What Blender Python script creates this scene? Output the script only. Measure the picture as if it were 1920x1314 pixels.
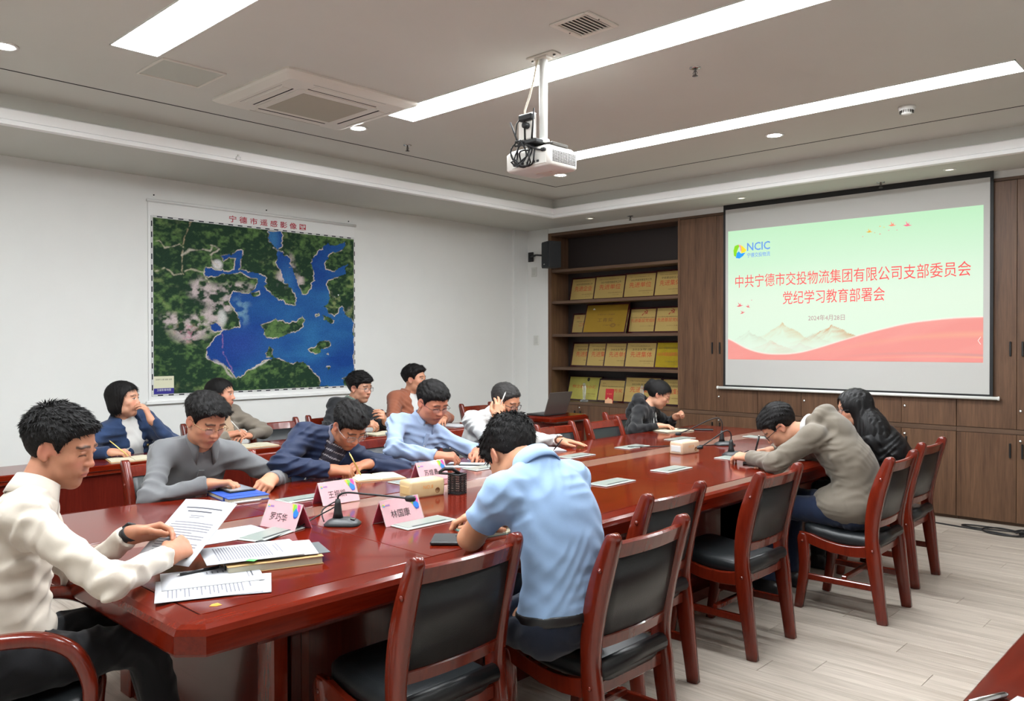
import bpy, math, random
import numpy as np
from mathutils import Vector, Matrix

for _o in list(bpy.data.objects):
    bpy.data.objects.remove(_o, do_unlink=True)
SC = bpy.context.scene
COL = SC.collection
random.seed(7)
RNG = np.random.default_rng(11)
PI = math.pi

# ------------------------------------------------------------------ camera
def look(yaw, pitch, roll):
    cy, sy, cp, sp = math.cos(yaw), math.sin(yaw), math.cos(pitch), math.sin(pitch)
    f = Vector((-sy*cp, cy*cp, sp)); r = Vector((cy, sy, 0)); u = r.cross(f)
    r2 = r*math.cos(roll) + u*math.sin(roll); u2 = u*math.cos(roll) - r*math.sin(roll)
    return Matrix((r2, u2, -f)).transposed()
_cd = bpy.data.cameras.new('camera'); CAM = bpy.data.objects.new('camera', _cd); COL.objects.link(CAM)
CAM.matrix_world = Matrix.Translation((0, 0, 1.5)) @ look(math.radians(43.354), math.radians(-0.49), math.radians(-0.087)).to_4x4()
_cd.sensor_fit = 'HORIZONTAL'; _cd.sensor_width = 36.0; _cd.lens = 1529.0*36/1920
_cd.clip_start = 0.05
SC.camera = CAM

# ------------------------------------------------------------------ world, exposure
_w = bpy.data.worlds.new('world'); SC.world = _w; _w.use_nodes = True
_w.node_tree.nodes['Background'].inputs[0].default_value = (0.9, 0.95, 1, 1)
_w.node_tree.nodes['Background'].inputs[1].default_value = 0.3
SC.view_settings.view_transform = 'Standard'
SC.view_settings.look = 'None'
SC.view_settings.gamma = 1.0
SC.view_settings.use_curve_mapping = False
SC.view_settings.exposure = 0.0
STRIP_POWER = 46.0     # ceiling light panels
DOWN_POWER = 230.0      # recessed downlights

# ------------------------------------------------------------------ materials
MATS = {}
def srgb(r, g, b):
    f = lambda c: (c/255/12.92) if c <= 10.3 else ((c/255+0.055)/1.055)**2.4
    return (f(r), f(g), f(b), 1.0)
def _new(name):
    m = bpy.data.materials.new(name); m.use_nodes = True
    nt = m.node_tree; return m, nt, nt.nodes['Principled BSDF']
def mat(name, col, rough=0.5, spec=0.5, metal=0.0, coat=0.0, var=0.0, vscale=(8, 8, 8), bump=0.0, bscale=(200, 200, 200), emit=0.0, alpha=1.0, trans=0.0, sheen=0.0, coord='Object', detail=4.0):
    if name in MATS: return MATS[name]
    m, nt, b = _new(name)
    c = srgb(*col) if max(col) > 1.001 else (*col, 1.0)
    b.inputs['Base Color'].default_value = c
    b.inputs['Roughness'].default_value = rough
    b.inputs['Specular IOR Level'].default_value = spec
    b.inputs['Metallic'].default_value = metal
    b.inputs['Coat Weight'].default_value = coat; b.inputs['Coat Roughness'].default_value = 0.05
    b.inputs['Alpha'].default_value = alpha
    b.inputs['Transmission Weight'].default_value = trans
    b.inputs['Sheen Weight'].default_value = sheen
    if emit:
        b.inputs['Emission Color'].default_value = c; b.inputs['Emission Strength'].default_value = emit
    if var or bump:
        tc = nt.nodes.new('ShaderNodeTexCoord')
    if var:
        mp = nt.nodes.new('ShaderNodeMapping'); mp.inputs['Scale'].default_value = vscale
        nz = nt.nodes.new('ShaderNodeTexNoise'); nz.inputs['Scale'].default_value = 1.0; nz.inputs['Detail'].default_value = detail; nz.inputs['Roughness'].default_value = 0.6
        rp = nt.nodes.new('ShaderNodeValToRGB')
        rp.color_ramp.elements[0].position = 0.3; rp.color_ramp.elements[1].position = 0.7
        rp.color_ramp.elements[0].color = tuple(max(0, x*(1-var)) for x in c[:3])+(1,)
        rp.color_ramp.elements[1].color = tuple(min(1, x*(1+var)) for x in c[:3])+(1,)
        nt.links.new(tc.outputs[coord], mp.inputs['Vector']); nt.links.new(mp.outputs[0], nz.inputs['Vector'])
        nt.links.new(nz.outputs['Fac'], rp.inputs['Fac']); nt.links.new(rp.outputs[0], b.inputs['Base Color'])
    if bump:
        mp2 = nt.nodes.new('ShaderNodeMapping'); mp2.inputs['Scale'].default_value = bscale
        n2 = nt.nodes.new('ShaderNodeTexNoise'); n2.inputs['Scale'].default_value = 1.0; n2.inputs['Detail'].default_value = 2
        bp = nt.nodes.new('ShaderNodeBump'); bp.inputs['Strength'].default_value = bump; bp.inputs['Distance'].default_value = 0.002
        nt.links.new(tc.outputs[coord], mp2.inputs['Vector']); nt.links.new(mp2.outputs[0], n2.inputs['Vector'])
        nt.links.new(n2.outputs['Fac'], bp.inputs['Height']); nt.links.new(bp.outputs[0], b.inputs['Normal'])
    MATS[name] = m
    return m
def attr_mat(name, rough=0.5, spec=0.4, emit=0.0, base=1.0, sss=0.0, noise=0.0, nscale=(300, 300, 300), bump=0.0, coat=0.0, sheen=0.0):
    """colour comes from the mesh's own colour attribute 'col'"""
    if name in MATS: return MATS[name]
    m, nt, b = _new(name)
    at = nt.nodes.new('ShaderNodeAttribute'); at.attribute_name = 'col'
    out = at.outputs['Color']
    if noise or bump:
        tc = nt.nodes.new('ShaderNodeTexCoord'); mp = nt.nodes.new('ShaderNodeMapping'); mp.inputs['Scale'].default_value = nscale
        nz = nt.nodes.new('ShaderNodeTexNoise'); nz.inputs['Scale'].default_value = 1; nz.inputs['Detail'].default_value = 5; nz.inputs['Roughness'].default_value = 0.7
        nt.links.new(tc.outputs['Object'], mp.inputs['Vector']); nt.links.new(mp.outputs[0], nz.inputs['Vector'])
    if noise:
        mr = nt.nodes.new('ShaderNodeMapRange'); mr.inputs[1].default_value = 0.25; mr.inputs[2].default_value = 0.75
        mr.inputs[3].default_value = 1-noise; mr.inputs[4].default_value = 1+noise
        nt.links.new(nz.outputs['Fac'], mr.inputs[0])
        mx = nt.nodes.new('ShaderNodeVectorMath'); mx.operation = 'SCALE'
        nt.links.new(out, mx.inputs[0]); nt.links.new(mr.outputs[0], mx.inputs['Scale']); out = mx.outputs[0]
    if bump:
        bp = nt.nodes.new('ShaderNodeBump'); bp.inputs['Strength'].default_value = bump; bp.inputs['Distance'].default_value = 0.002
        nt.links.new(nz.outputs['Fac'], bp.inputs['Height']); nt.links.new(bp.outputs[0], b.inputs['Normal'])
    if base == 1.0:
        nt.links.new(out, b.inputs['Base Color'])
    else:
        b.inputs['Base Color'].default_value = (base, base, base, 1)
    if emit:
        nt.links.new(out, b.inputs['Emission Color']); b.inputs['Emission Strength'].default_value = emit
    b.inputs['Roughness'].default_value = rough; b.inputs['Specular IOR Level'].default_value = spec
    b.inputs['Coat Weight'].default_value = coat; b.inputs['Sheen Weight'].default_value = sheen
    if sss:
        b.inputs['Subsurface Weight'].default_value = sss; b.inputs['Subsurface Radius'].default_value = (0.012, 0.004, 0.002)
        b.inputs['Subsurface Scale'].default_value = 0.5
    MATS[name] = m
    return m
def wood(name, dark, light, scale=(1.2, 14, 14), rough=0.35, coat=0.0, bump=0.0, spec=0.5, coord='Object', wave=True):
    """streaky grain; the small scale component runs along the grain"""
    if name in MATS: return MATS[name]
    m, nt, b = _new(name)
    tc = nt.nodes.new('ShaderNodeTexCoord'); mp = nt.nodes.new('ShaderNodeMapping'); mp.inputs['Scale'].default_value = scale
    nz = nt.nodes.new('ShaderNodeTexNoise'); nz.inputs['Scale'].default_value = 1; nz.inputs['Detail'].default_value = 6; nz.inputs['Roughness'].default_value = 0.65; nz.inputs['Distortion'].default_value = 0.6
    n2 = nt.nodes.new('ShaderNodeTexNoise'); n2.inputs['Scale'].default_value = 5.5; n2.inputs['Detail'].default_value = 3
    oi = nt.nodes.new('ShaderNodeObjectInfo')
    ad = nt.nodes.new('ShaderNodeVectorMath'); ad.operation = 'ADD'
    sc = nt.nodes.new('ShaderNodeVectorMath'); sc.operation = 'SCALE'; sc.inputs[0].default_value = (37, 51, 23)
    nt.links.new(oi.outputs['Random'], sc.inputs['Scale'])
    nt.links.new(tc.outputs[coord], mp.inputs['Vector']); nt.links.new(mp.outputs[0], ad.inputs[0]); nt.links.new(sc.outputs[0], ad.inputs[1])
    nt.links.new(ad.outputs[0], nz.inputs['Vector']); nt.links.new(ad.outputs[0], n2.inputs['Vector'])
    mx = nt.nodes.new('ShaderNodeMath'); mx.operation = 'MULTIPLY_ADD'; mx.inputs[1].default_value = 0.35
    nt.links.new(n2.outputs['Fac'], mx.inputs[0])
    m3 = nt.nodes.new('ShaderNodeMath'); m3.operation = 'MULTIPLY'; m3.inputs[1].default_value = 0.65
    nt.links.new(nz.outputs['Fac'], m3.inputs[0]); nt.links.new(m3.outputs[0], mx.inputs[2])
    rp = nt.nodes.new('ShaderNodeValToRGB'); rp.color_ramp.elements[0].position = 0.36; rp.color_ramp.elements[1].position = 0.64
    rp.color_ramp.elements[0].color = srgb(*dark); rp.color_ramp.elements[1].color = srgb(*light)
    nt.links.new(mx.outputs[0], rp.inputs['Fac']); nt.links.new(rp.outputs[0], b.inputs['Base Color'])
    b.inputs['Roughness'].default_value = rough; b.inputs['Specular IOR Level'].default_value = spec
    b.inputs['Coat Weight'].default_value = coat; b.inputs['Coat Roughness'].default_value = 0.04
    if bump:
        bp = nt.nodes.new('ShaderNodeBump'); bp.inputs['Strength'].default_value = bump; bp.inputs['Distance'].default_value = 0.001
        nt.links.new(mx.outputs[0], bp.inputs['Height']); nt.links.new(bp.outputs[0], b.inputs['Normal'])
    MATS[name] = m
    return m

# ------------------------------------------------------------------ mesh helpers
def rotz(a): return Matrix.Rotation(a, 3, 'Z')
class MB:
    """collects geometry of ONE part"""
    def __init__(s): s.v = []; s.f = []; s.smooth = []
    def add(s, vs, fs, M=None, T=(0, 0, 0), smooth=False):
        n = len(s.v); T = Vector(T)
        s.v += [tuple((M @ Vector(p) if M is not None else Vector(p)) + T) for p in vs]
        s.f += [tuple(i+n for i in f) for f in fs]; s.smooth += [smooth]*len(fs)
        return s
    def box(s, c, d, b=0.0, M=None):
        """box of size d centred on c; b chamfers all edges"""
        x, y, z = d[0]/2, d[1]/2, d[2]/2
        if b <= 0:
            vs = [(-x, -y, -z), (x, -y, -z), (x, y, -z), (-x, y, -z), (-x, -y, z), (x, -y, z), (x, y, z), (-x, y, z)]
            fs = [(0, 3, 2, 1), (4, 5, 6, 7), (0, 1, 5, 4), (1, 2, 6, 5), (2, 3, 7, 6), (3, 0, 4, 7)]
            return s.add(vs, fs, M, c)
        b = min(b, x*0.98, y*0.98, z*0.98)
        vs = []; idx = {}
        for sx in (-1, 1):
            for sy in (-1, 1):
                for sz in (-1, 1):
                    for ax in range(3):
                        p = [sx*(x-b), sy*(y-b), sz*(z-b)]
                        p[ax] = (sx*x, sy*y, sz*z)[ax]
                        idx[(sx, sy, sz, ax)] = len(vs); vs.append(tuple(p))
        I = lambda a, c_, d_, ax: idx[(a, c_, d_, ax)]
        fs = []
        for sg in (-1, 1):
            q = [I(sg, -1, -1, 0), I(sg, 1, -1, 0), I(sg, 1, 1, 0), I(sg, -1, 1, 0)]; fs.append(tuple(q if sg > 0 else q[::-1]))
            q = [I(-1, sg, -1, 1), I(-1, sg, 1, 1), I(1, sg, 1, 1), I(1, sg, -1, 1)]; fs.append(tuple(q if sg > 0 else q[::-1]))
            q = [I(-1, -1, sg, 2), I(1, -1, sg, 2), I(1, 1, sg, 2), I(-1, 1, sg, 2)]; fs.append(tuple(q if sg > 0 else q[::-1]))
        for a in (-1, 1):
            for c_ in (-1, 1):
                q = [I(a, c_, -1, 0), I(a, c_, -1, 1), I(a, c_, 1, 1), I(a, c_, 1, 0)]; fs.append(tuple(q if a*c_ > 0 else q[::-1]))
                q = [I(a, -1, c_, 0), I(a, 1, c_, 0), I(a, 1, c_, 2), I(a, -1, c_, 2)]; fs.append(tuple(q if a*c_ > 0 else q[::-1]))
                q = [I(-1, a, c_, 1), I(-1, a, c_, 2), I(1, a, c_, 2), I(1, a, c_, 1)]; fs.append(tuple(q if a*c_ > 0 else q[::-1]))
                for d_ in (-1, 1):
                    q = [I(a, c_, d_, 0), I(a, c_, d_, 1), I(a, c_, d_, 2)]; fs.append(tuple(q if a*c_*d_ > 0 else q[::-1]))
        return s.add(vs, fs, M, c)
    def span(s, lo, hi, b=0.0):
        return s.box([(lo[i]+hi[i])/2 for i in range(3)], [abs(hi[i]-lo[i]) for i in range(3)], b)
    def loft(s, rings, closed=False, cap=True, smooth=True, M=None, T=(0, 0, 0)):
        n = len(rings[0]); vs = [p for r in rings for p in r]; fs = []
        m = len(rings)
        for i in range(m if closed else m-1):
            a, b_ = i*n, ((i+1) % m)*n
            for j in range(n):
                k = (j+1) % n; fs.append((a+j, a+k, b_+k, b_+j))
        if cap and not closed:
            fs.append(tuple(range(n))[::-1]); fs.append(tuple((m-1)*n+j for j in range(n)))
        return s.add(vs, fs, M, T, smooth)
    def tube(s, pts, r, n=8, closed=False, smooth=True):
        pts = [Vector(p) for p in pts]; m = len(pts)
        rr = r if isinstance(r, (list, tuple)) else [r]*m
        rings = []; nrm = None
        for i in range(m):
            a = pts[(i-1) % m] if (closed or i > 0) else pts[i]; c = pts[(i+1) % m] if (closed or i < m-1) else pts[i]
            t = (c-a).normalized() if (c-a).length > 1e-9 else Vector((0, 0, 1))
            if nrm is None:
                nrm = t.orthogonal().normalized()
            else:
                nrm = (nrm - t*nrm.dot(t)); nrm = nrm.normalized() if nrm.length > 1e-6 else t.orthogonal().normalized()
            bn = t.cross(nrm)
            rings.append([tuple(pts[i] + (nrm*math.cos(2*PI*j/n) + bn*math.sin(2*PI*j/n))*rr[i]) for j in range(n)])
        return s.loft(rings, closed, True, smooth)
    def lathe(s, prof, n=24, c=(0, 0, 0), M=None, smooth=True):
        rings = [[(r*math.cos(2*PI*j/n), r*math.sin(2*PI*j/n), z) for j in range(n)] for r, z in prof]
        return s.loft(rings, False, True, smooth, M, c)
    def prism(s, poly, h, M=None, T=(0, 0, 0), smooth=False):
        """poly in local xy, extruded 0..h along z"""
        n = len(poly); vs = [(x, y, 0) for x, y in poly] + [(x, y, h) for x, y in poly]
        fs = [tuple(range(n))[::-1], tuple(range(n, 2*n))] + [(i, (i+1) % n, n+(i+1) % n, n+i) for i in range(n)]
        return s.add(vs, fs, M, T, smooth)
    def build(s, name, material, parent=None, bevel=0.0):
        me = bpy.data.meshes.new(name); me.from_pydata(s.v, [], s.f)
        me.polygons.foreach_set('use_smooth', s.smooth)
        if material is not None: me.materials.append(material)
        o = bpy.data.objects.new(name, me); COL.objects.link(o)
        if parent is not None: o.parent = parent
        if bevel:
            mod = o.modifiers.new('bevel', 'BEVEL'); mod.width = bevel; mod.segments = 2; mod.limit_method = 'ANGLE'; mod.angle_limit = math.radians(40)
        return o
def np_mesh(name, V, F, material, parent=None, col=None, smooth=True):
    """V (n,3) F (m,4) numpy -> object, col (n,3) linear colours"""
    me = bpy.data.meshes.new(name)
    me.vertices.add(len(V)); me.vertices.foreach_set('co', np.asarray(V, np.float32).ravel())
    k = F.shape[1]
    me.loops.add(F.size); me.loops.foreach_set('vertex_index', F.astype(np.int32).ravel())
    me.polygons.add(len(F)); me.polygons.foreach_set('loop_start', np.arange(0, F.size, k, dtype=np.int32))
    me.polygons.foreach_set('use_smooth', np.full(len(F), smooth))
    me.update(calc_edges=True)
    if col is not None:
        a = me.color_attributes.new('col', 'FLOAT_COLOR', 'POINT')
        c4 = np.ones((len(V), 4), np.float32); c4[:, :3] = col; a.data.foreach_set('color', c4.ravel())
    if material is not None: me.materials.append(material)
    o = bpy.data.objects.new(name, me); COL.objects.link(o)
    if parent is not None: o.parent = parent
    return o
def tag(o, label=None, cat=None, group=None, kind=None):
    if label: o['label'] = label
    if cat: o['category'] = cat
    if group: o['group'] = group
    if kind: o['kind'] = kind
    return o
def thing(name, label, cat, loc=(0, 0, 0), rz=0.0, group=None):
    o = bpy.data.objects.new(name, None); COL.objects.link(o); o.empty_display_size = 0.05
    o.location = loc; o.rotation_euler = (0, 0, rz)
    return tag(o, label, cat, group)
def structure(name, loc=(0, 0, 0)):
    o = bpy.data.objects.new(name, None); COL.objects.link(o); o.empty_display_size = 0.05; o.location = loc; o['kind'] = 'structure'
    return o
def copy_tree(o, parent=None):
    c = o.copy(); COL.objects.link(c); c.parent = parent
    for ch in o.children: copy_tree(ch, c)
    return c
def text(body, name, material, parent, o, u, v, size=None, width=None, height=None, off=0.0006, embolden=0.0, align='CENTER', shear=0.0):
    """flat lettering: baseline centre at o, running along u, up along v; fitted to width/height"""
    cu = bpy.data.curves.new('lettering', 'FONT'); cu.body = body; cu.size = 1.0; cu.align_x = 'LEFT'; cu.offset = embolden; cu.resolution_u = 2; cu.shear = shear
    ob = bpy.data.objects.new('lettering', cu)
    me = bpy.data.meshes.new_from_object(ob)
    bpy.data.objects.remove(ob, do_unlink=True); bpy.data.curves.remove(cu)
    n = len(me.vertices); P = np.empty(n*3); me.vertices.foreach_get('co', P); P = P.reshape(-1, 3)
    lo, hi = P.min(0), P.max(0)
    kx = ky = size or 1.0
    if width: kx = width/(hi[0]-lo[0]); ky = kx if not (size or height) else ky
    if height: ky = height/(hi[1]-lo[1]); kx = ky if not (width or size) else kx
    ax = {'CENTER': (lo[0]+hi[0])/2, 'LEFT': lo[0], 'RIGHT': hi[0]}[align]
    u = np.array(u, float); v = np.array(v, float); u /= np.linalg.norm(u); v /= np.linalg.norm(v); w = np.cross(u, v)
    Q = np.array(o, float) + np.outer((P[:, 0]-ax)*kx, u) + np.outer((P[:, 1]-lo[1])*ky, v) + w*off
    me.vertices.foreach_set('co', Q.astype(np.float32).ravel()); me.update()
    me.materials.clear(); me.materials.append(material); me.name = name
    t = bpy.data.objects.new(name, me); COL.objects.link(t); t.parent = parent
    return t
# ================================================================== ROOM SHELL
X0, X1, Y0, Y1 = -6.97, 1.25, -2.2, 8.0     # inner faces of the walls
ZS, ZC = 2.915, 3.12                        # soffit and raised ceiling
M_WALL = mat('wall_paint', (223, 223, 220), rough=0.75, spec=0.2, var=0.02, vscale=(1.5, 1.5, 1.5), bump=0.05, bscale=(120, 120, 120))
M_CEIL = mat('ceiling_paint', (204, 204, 197), rough=0.8, spec=0.15, var=0.02, vscale=(1, 1, 1))
M_MOULD = mat('moulding_paint', (250, 250, 249), rough=0.55, spec=0.3)
M_BLACK = mat('black_gap', (14, 13, 15), rough=0.8, spec=0.1)
M_PLANK = wood('floor_oak', (152, 141, 129), (191, 181, 169), scale=(0.9, 14, 14), rough=0.38, spec=0.4)
M_SUB = mat('floor_joint', (120, 108, 96), rough=0.8)

floor = MB().span((X0-.1, Y0-.1, -0.08), (X1+.1, Y1+.1, -0.004)).build('floor', M_SUB); tag(floor, kind='structure')
PW, PL = 0.168, 1.22
_pm = {}
def plank_mesh(L):
    k = round(L, 3)
    if k not in _pm:
        o = MB().box((L/2, PW/2, -0.006), (L-0.0016, PW-0.0016, 0.012), 0.0009).build('plank', M_PLANK); _pm[k] = o.data
        bpy.data.objects.remove(o)
    return _pm[k]
_far = MB()
_nrow = 0
_yr = 3.98 - PW*38
_offs = [0.0, 0.415, 0.83, 0.2, 0.62, 1.03]
while _yr < Y1:
    off = _offs[_nrow % 6]; x = -1.555 + off - PL*6
    while x < X1:
        a, b_ = max(x, X0), min(x+PL, X1)
        if b_-a > 0.03:
            if a > -4.5 and -0.3 < _yr < 7.7:
                o = bpy.data.objects.new('plank', plank_mesh(b_-a)); COL.objects.link(o); o.parent = floor; o.location = (a, _yr, 0)
            else:
                _far.box(((a+b_)/2, _yr+PW/2, -0.006), (b_-a-0.0016, PW-0.0016, 0.012), 0)
        x += PL
    _yr += PW; _nrow += 1
_fo = _far.build('plank', M_PLANK, floor); tag(_fo, kind='stuff')

def wall(name, lo, hi):
    return tag(MB().span(lo, hi).build(name, M_WALL), kind='structure')
wall('wall_left', (X0-.12, Y0-.12, 0), (X0, Y1+.12, 3.25))
wall('wall_right', (X1, Y0-.12, 0), (X1+.12, Y1+.12, 3.25))
wall('wall_back', (X0, Y1, 0), (X1, Y1+.12, 3.25))
wall('wall_front', (X0, Y0-.12, 0), (X1, Y0, 3.25))
wall('wall_pier', (X0, 7.64, 0), (-6.60, Y1, ZS))
tag(MB().span((X0, 7.40, 0), (X0+.028, 7.64, ZS)).build('trim_6', M_WALL), kind='structure')
# raised ceiling with a lower border
TX0, TX1, TY0, TY1 = -5.955, 0.235, -1.25, 6.988
ceiling = MB().span((X0-.12, Y0-.12, ZC), (X1+.12, Y1+.12, ZC+.1)).build('ceiling', M_CEIL); tag(ceiling, kind='structure')
for lo, hi in (((X0, Y0, ZS), (TX0-.05, Y1, ZC)), ((TX1+.05, Y0, ZS), (X1, Y1, ZC)), ((TX0-.05, TY1+.05, ZS), (TX1+.05, Y1, ZC)), ((TX0-.05, Y0, ZS), (TX1+.05, TY0-.05, ZC))):
    MB().span(lo, hi).build('soffit', M_CEIL, ceiling)
# cove moulding: one mitred length per side
def cove(n, a, b_, inward):
    prof = [(-.05, -.004), (.012, -.004), (.012, .018), (-.006, .020), (-.006, .029), (.004, .031), (.004, .095), (-.012, .105), (-.05, .105)]
    a, b_, w = Vector(a), Vector(b_), Vector(inward); t = (b_-a).normalized()
    rings = []
    for p, sgn in ((a, 1), (b_, -1)):
        rings.append([tuple(p + w*d + t*(sgn*d) + Vector((0, 0, ZS+h))) for d, h in prof])
    return tag(MB().loft(rings, smooth=False).build('trim_%d' % n, M_MOULD), kind='structure')
cove(1, (TX0, TY0, 0), (TX0, TY1, 0), (1, 0, 0)); cove(2, (TX0, TY1, 0), (TX1, TY1, 0), (0, -1, 0))
cove(3, (TX1, TY1, 0), (TX1, TY0, 0), (-1, 0, 0)); cove(4, (TX1, TY0, 0), (TX0, TY0, 0), (0, 1, 0))
# thin dark shadow line running round the raised ceiling
gx0, gx1, gy0, gy1 = -5.478, -0.242, -0.75, 6.462
for lo, hi in (((gx0-.006, gy0, ZC-.0015), (gx0+.006, gy1, ZC+.001)), ((gx1-.006, gy0, ZC-.0015), (gx1+.006, gy1, ZC+.001)), ((gx0, gy1-.006, ZC-.0015), (gx1, gy1+.006, ZC+.001)), ((gx0, gy0-.006, ZC-.0015), (gx1, gy0+.006, ZC+.001))):
    MB().span(lo, hi).build('shadow_gap', M_BLACK, ceiling)

# ------------------------------------------------------------------ ceiling lights
M_STRIP = mat('led_panel', (0.93, 0.975, 1.0), emit=STRIP_POWER)
M_DOWN = mat('downlight_lens', (0.97, 0.99, 1.0), emit=DOWN_POWER)
M_WARM = mat('spot_lens', (1.0, 0.9, 0.7), emit=2.2)
M_ALU = mat('white_metal', (228, 228, 224), rough=0.4, spec=0.5)
M_STEEL = mat('steel', (190, 190, 188), rough=0.25, metal=1.0)
M_DKMETAL = mat('dark_metal', (95, 92, 88), rough=0.35, metal=0.9)
for i, (ya, yb) in enumerate(((-0.13, 0.13), (1.72, 1.98), (3.555, 3.835), (5.375, 5.63))):
    nm = ['ceiling strip light behind the photographer, above the near table end', 'long ceiling light strip nearest the corner of the photo above the access panel', 'long ceiling light strip passing behind the projector pole', 'long ceiling light strip nearest the projection screen'][i]
    t = thing('strip_light', nm, 'ceiling light', (-2.86, (ya+yb)/2, ZC), group='ceiling light strips')
    w, L = yb-ya, 3.49
    MB().box((0, 0, -0.001), (L-.012, w-.012, 0.006)).build('diffuser', M_STRIP, t)
    f = MB()
    for sg in (-1, 1):
        f.box((0, sg*(w/2-.003), -.002), (L, .006, .010)); f.box((sg*(L/2-.003), 0, -.002), (.006, w, .010))
    f.build('frame', M_ALU, t)
def downlight(loc, label, r=0.055, lens=None, ring=None):
    t = thing('downlight', label, 'downlight', loc)
    MB().lathe([(r+.018, 0.0), (r+.016, -.005), (r, -.007), (r-.004, -.001)], 28).build('trim_ring', ring or M_ALU, t)
    MB().lathe([(r-.004, 0.002), (r-.004, -.003), (0.0, -.0045)], 28).build('lens', lens or M_DOWN, t)
downlight((-5.05, 1.335, ZC), 'round downlight at the far left edge of the ceiling')
downlight((-5.05, 3.67, ZC), 'round downlight beside the air conditioner cassette')
downlight((-5.05, 6.03, ZC), 'round downlight below the projector, at the ceiling corner')
downlight((-2.88, 6.03, ZC), 'round downlight in front of the projection screen by the smoke detector')
for y_, n_ in ((1.335, 'beside the photographer'), (3.67, 'above the narrow right side table'), (6.03, 'in the far right ceiling corner')): downlight((-0.67, y_, ZC), 'round downlight '+n_+', off the right edge')
downlight((-5.69, 7.32, ZS), 'small recessed spot above the award shelves', 0.034, M_WARM)
downlight((-3.835, 7.32, ZS), 'small recessed spot above the left end of the screen', 0.034, M_WARM)
downlight((-1.98, 7.30, ZS), 'small recessed spot above the right end of the screen', 0.034, M_WARM)
# small glass sensor on the moulding
t = thing('ceiling_sensor', 'tiny clear glass sensor stuck to the cove moulding above the map', 'sensor', (-5.945, 3.18, 2.95))
MB().lathe([(.018, .012), (.018, 0), (.012, -.012), (0, -.016)], 16).build('dome', mat('clear_dome', (245, 245, 245), rough=0.1, spec=0.8), t)
MB().lathe([(.008, .03), (.008, .012)], 10).build('base', M_ALU, t)
def sprinkler(loc, label):
    t = thing('sprinkler', label, 'sprinkler', loc, group='fire sprinklers')
    MB().lathe([(.034, .001), (.034, -.003), (.018, -.008), (.012, -.008)], 18).build('escutcheon', M_STEEL, t)
    MB().lathe([(.007, 0), (.007, -.022), (.004, -.024), (.004, -.045)], 10).build('stem', M_DKMETAL, t)
    b = MB()
    for s_ in (-1, 1): b.tube([(s_*.006, 0, -.018), (s_*.014, 0, -.032), (s_*.004, 0, -.046)], .0022, 6)
    b.build('frame_arms', M_DKMETAL, t)
    MB().lathe([(.004, -.044), (.017, -.047), (.017, -.050), (0, -.051)], 14).build('deflector', M_DKMETAL, t)
sprinkler((-5.197, 4.265, ZC), 'fire sprinkler head on the ceiling near the air conditioner')
sprinkler((-2.518, 4.24, ZC), 'fire sprinkler head between the two rear light strips')
sprinkler((-5.27, 7.50, ZS), 'fire sprinkler head above the award shelves')
sprinkler((-2.575, 7.46, ZS), 'fire sprinkler head above the projection screen')
t = thing('smoke_detector', 'round white smoke detector on the ceiling near the screen', 'smoke detector', (-1.88, 5.94, ZC))
MB().lathe([(.055, 0), (.056, -.012), (.050, -.020), (.05, -.028)], 28).build('base', M_ALU, t)
b = MB()
for k in range(18):
    a = 2*PI*k/18; b.box((.043*math.cos(a), .043*math.sin(a), -.036), (.006, .004, .018), 0, rotz(a))
b.build('vent_ribs', M_DKMETAL, t)
MB().lathe([(.034, -.03), (.034, -.048), (.026, -.054), (0, -.055)], 24).build('cap', M_ALU, t)
# air conditioner cassette
M_AC = mat('ac_plastic', (214, 210, 200), rough=0.45, spec=0.4); M_ACG = mat('ac_grille', (170, 164, 148), rough=0.7, bump=0.6, bscale=(260, 260, 260))
t = thing('air_conditioner', 'square ceiling cassette air conditioner with four louvre slots', 'air conditioner', (-4.69, 3.075, ZC))
prof = [(.470, .510, 0), (.470, .510, -.012), (.455, .495, -.022), (.40, .44, -.040), (.33, .36, -.044)]
def sqring(hx, hy, z, r=0.03):
    pts = []
    for cx, cy, a0 in ((hx-r, hy-r, 0), (-hx+r, hy-r, PI/2), (-hx+r, -hy+r, PI), (hx-r, -hy+r, 1.5*PI)):
        for k in range(4): a = a0+k*PI/6; pts.append((cx+r*math.cos(a), cy+r*math.sin(a), z))
    return pts
MB().loft([sqring(*p) for p in prof], smooth=False).build('face_panel', M_AC, t)
MB().loft([sqring(.275, .30, -.042), sqring(.275, .30, -.049), sqring(.262, .287, -.051)], smooth=False).build('intake_frame', M_AC, t)
MB().box((0, 0, -.051), (.45, .49, .004)).build('intake_grille', M_ACG, t)
for sx, sy in ((1, 0), (-1, 0), (0, 1), (0, -1)):
    L = .50 if sx else .46
    M = rotz(0 if sy else PI/2)
    c = (sx*.335, sy*.365, -.043)
    MB().box(c, (L, .062, .006) if sy else (.062, L, .006), .002).build('louvre_flap', M_AC, t)
    d = MB(); d.box((c[0]-sx*.036, c[1]-sy*.036, -.0435), (L+.02, .010, .004) if sy else (.010, L+.02, .004)); d.build('outlet_slot', M_BLACK, t)
    d = MB(); d.box((c[0]+sx*.05, c[1]+sy*.05, -.0405), (L+.05, .004, .003) if sy else (.004, L+.05, .003)); d.build('seam', mat('ac_seam', (150, 146, 138), rough=0.6), t)
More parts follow.
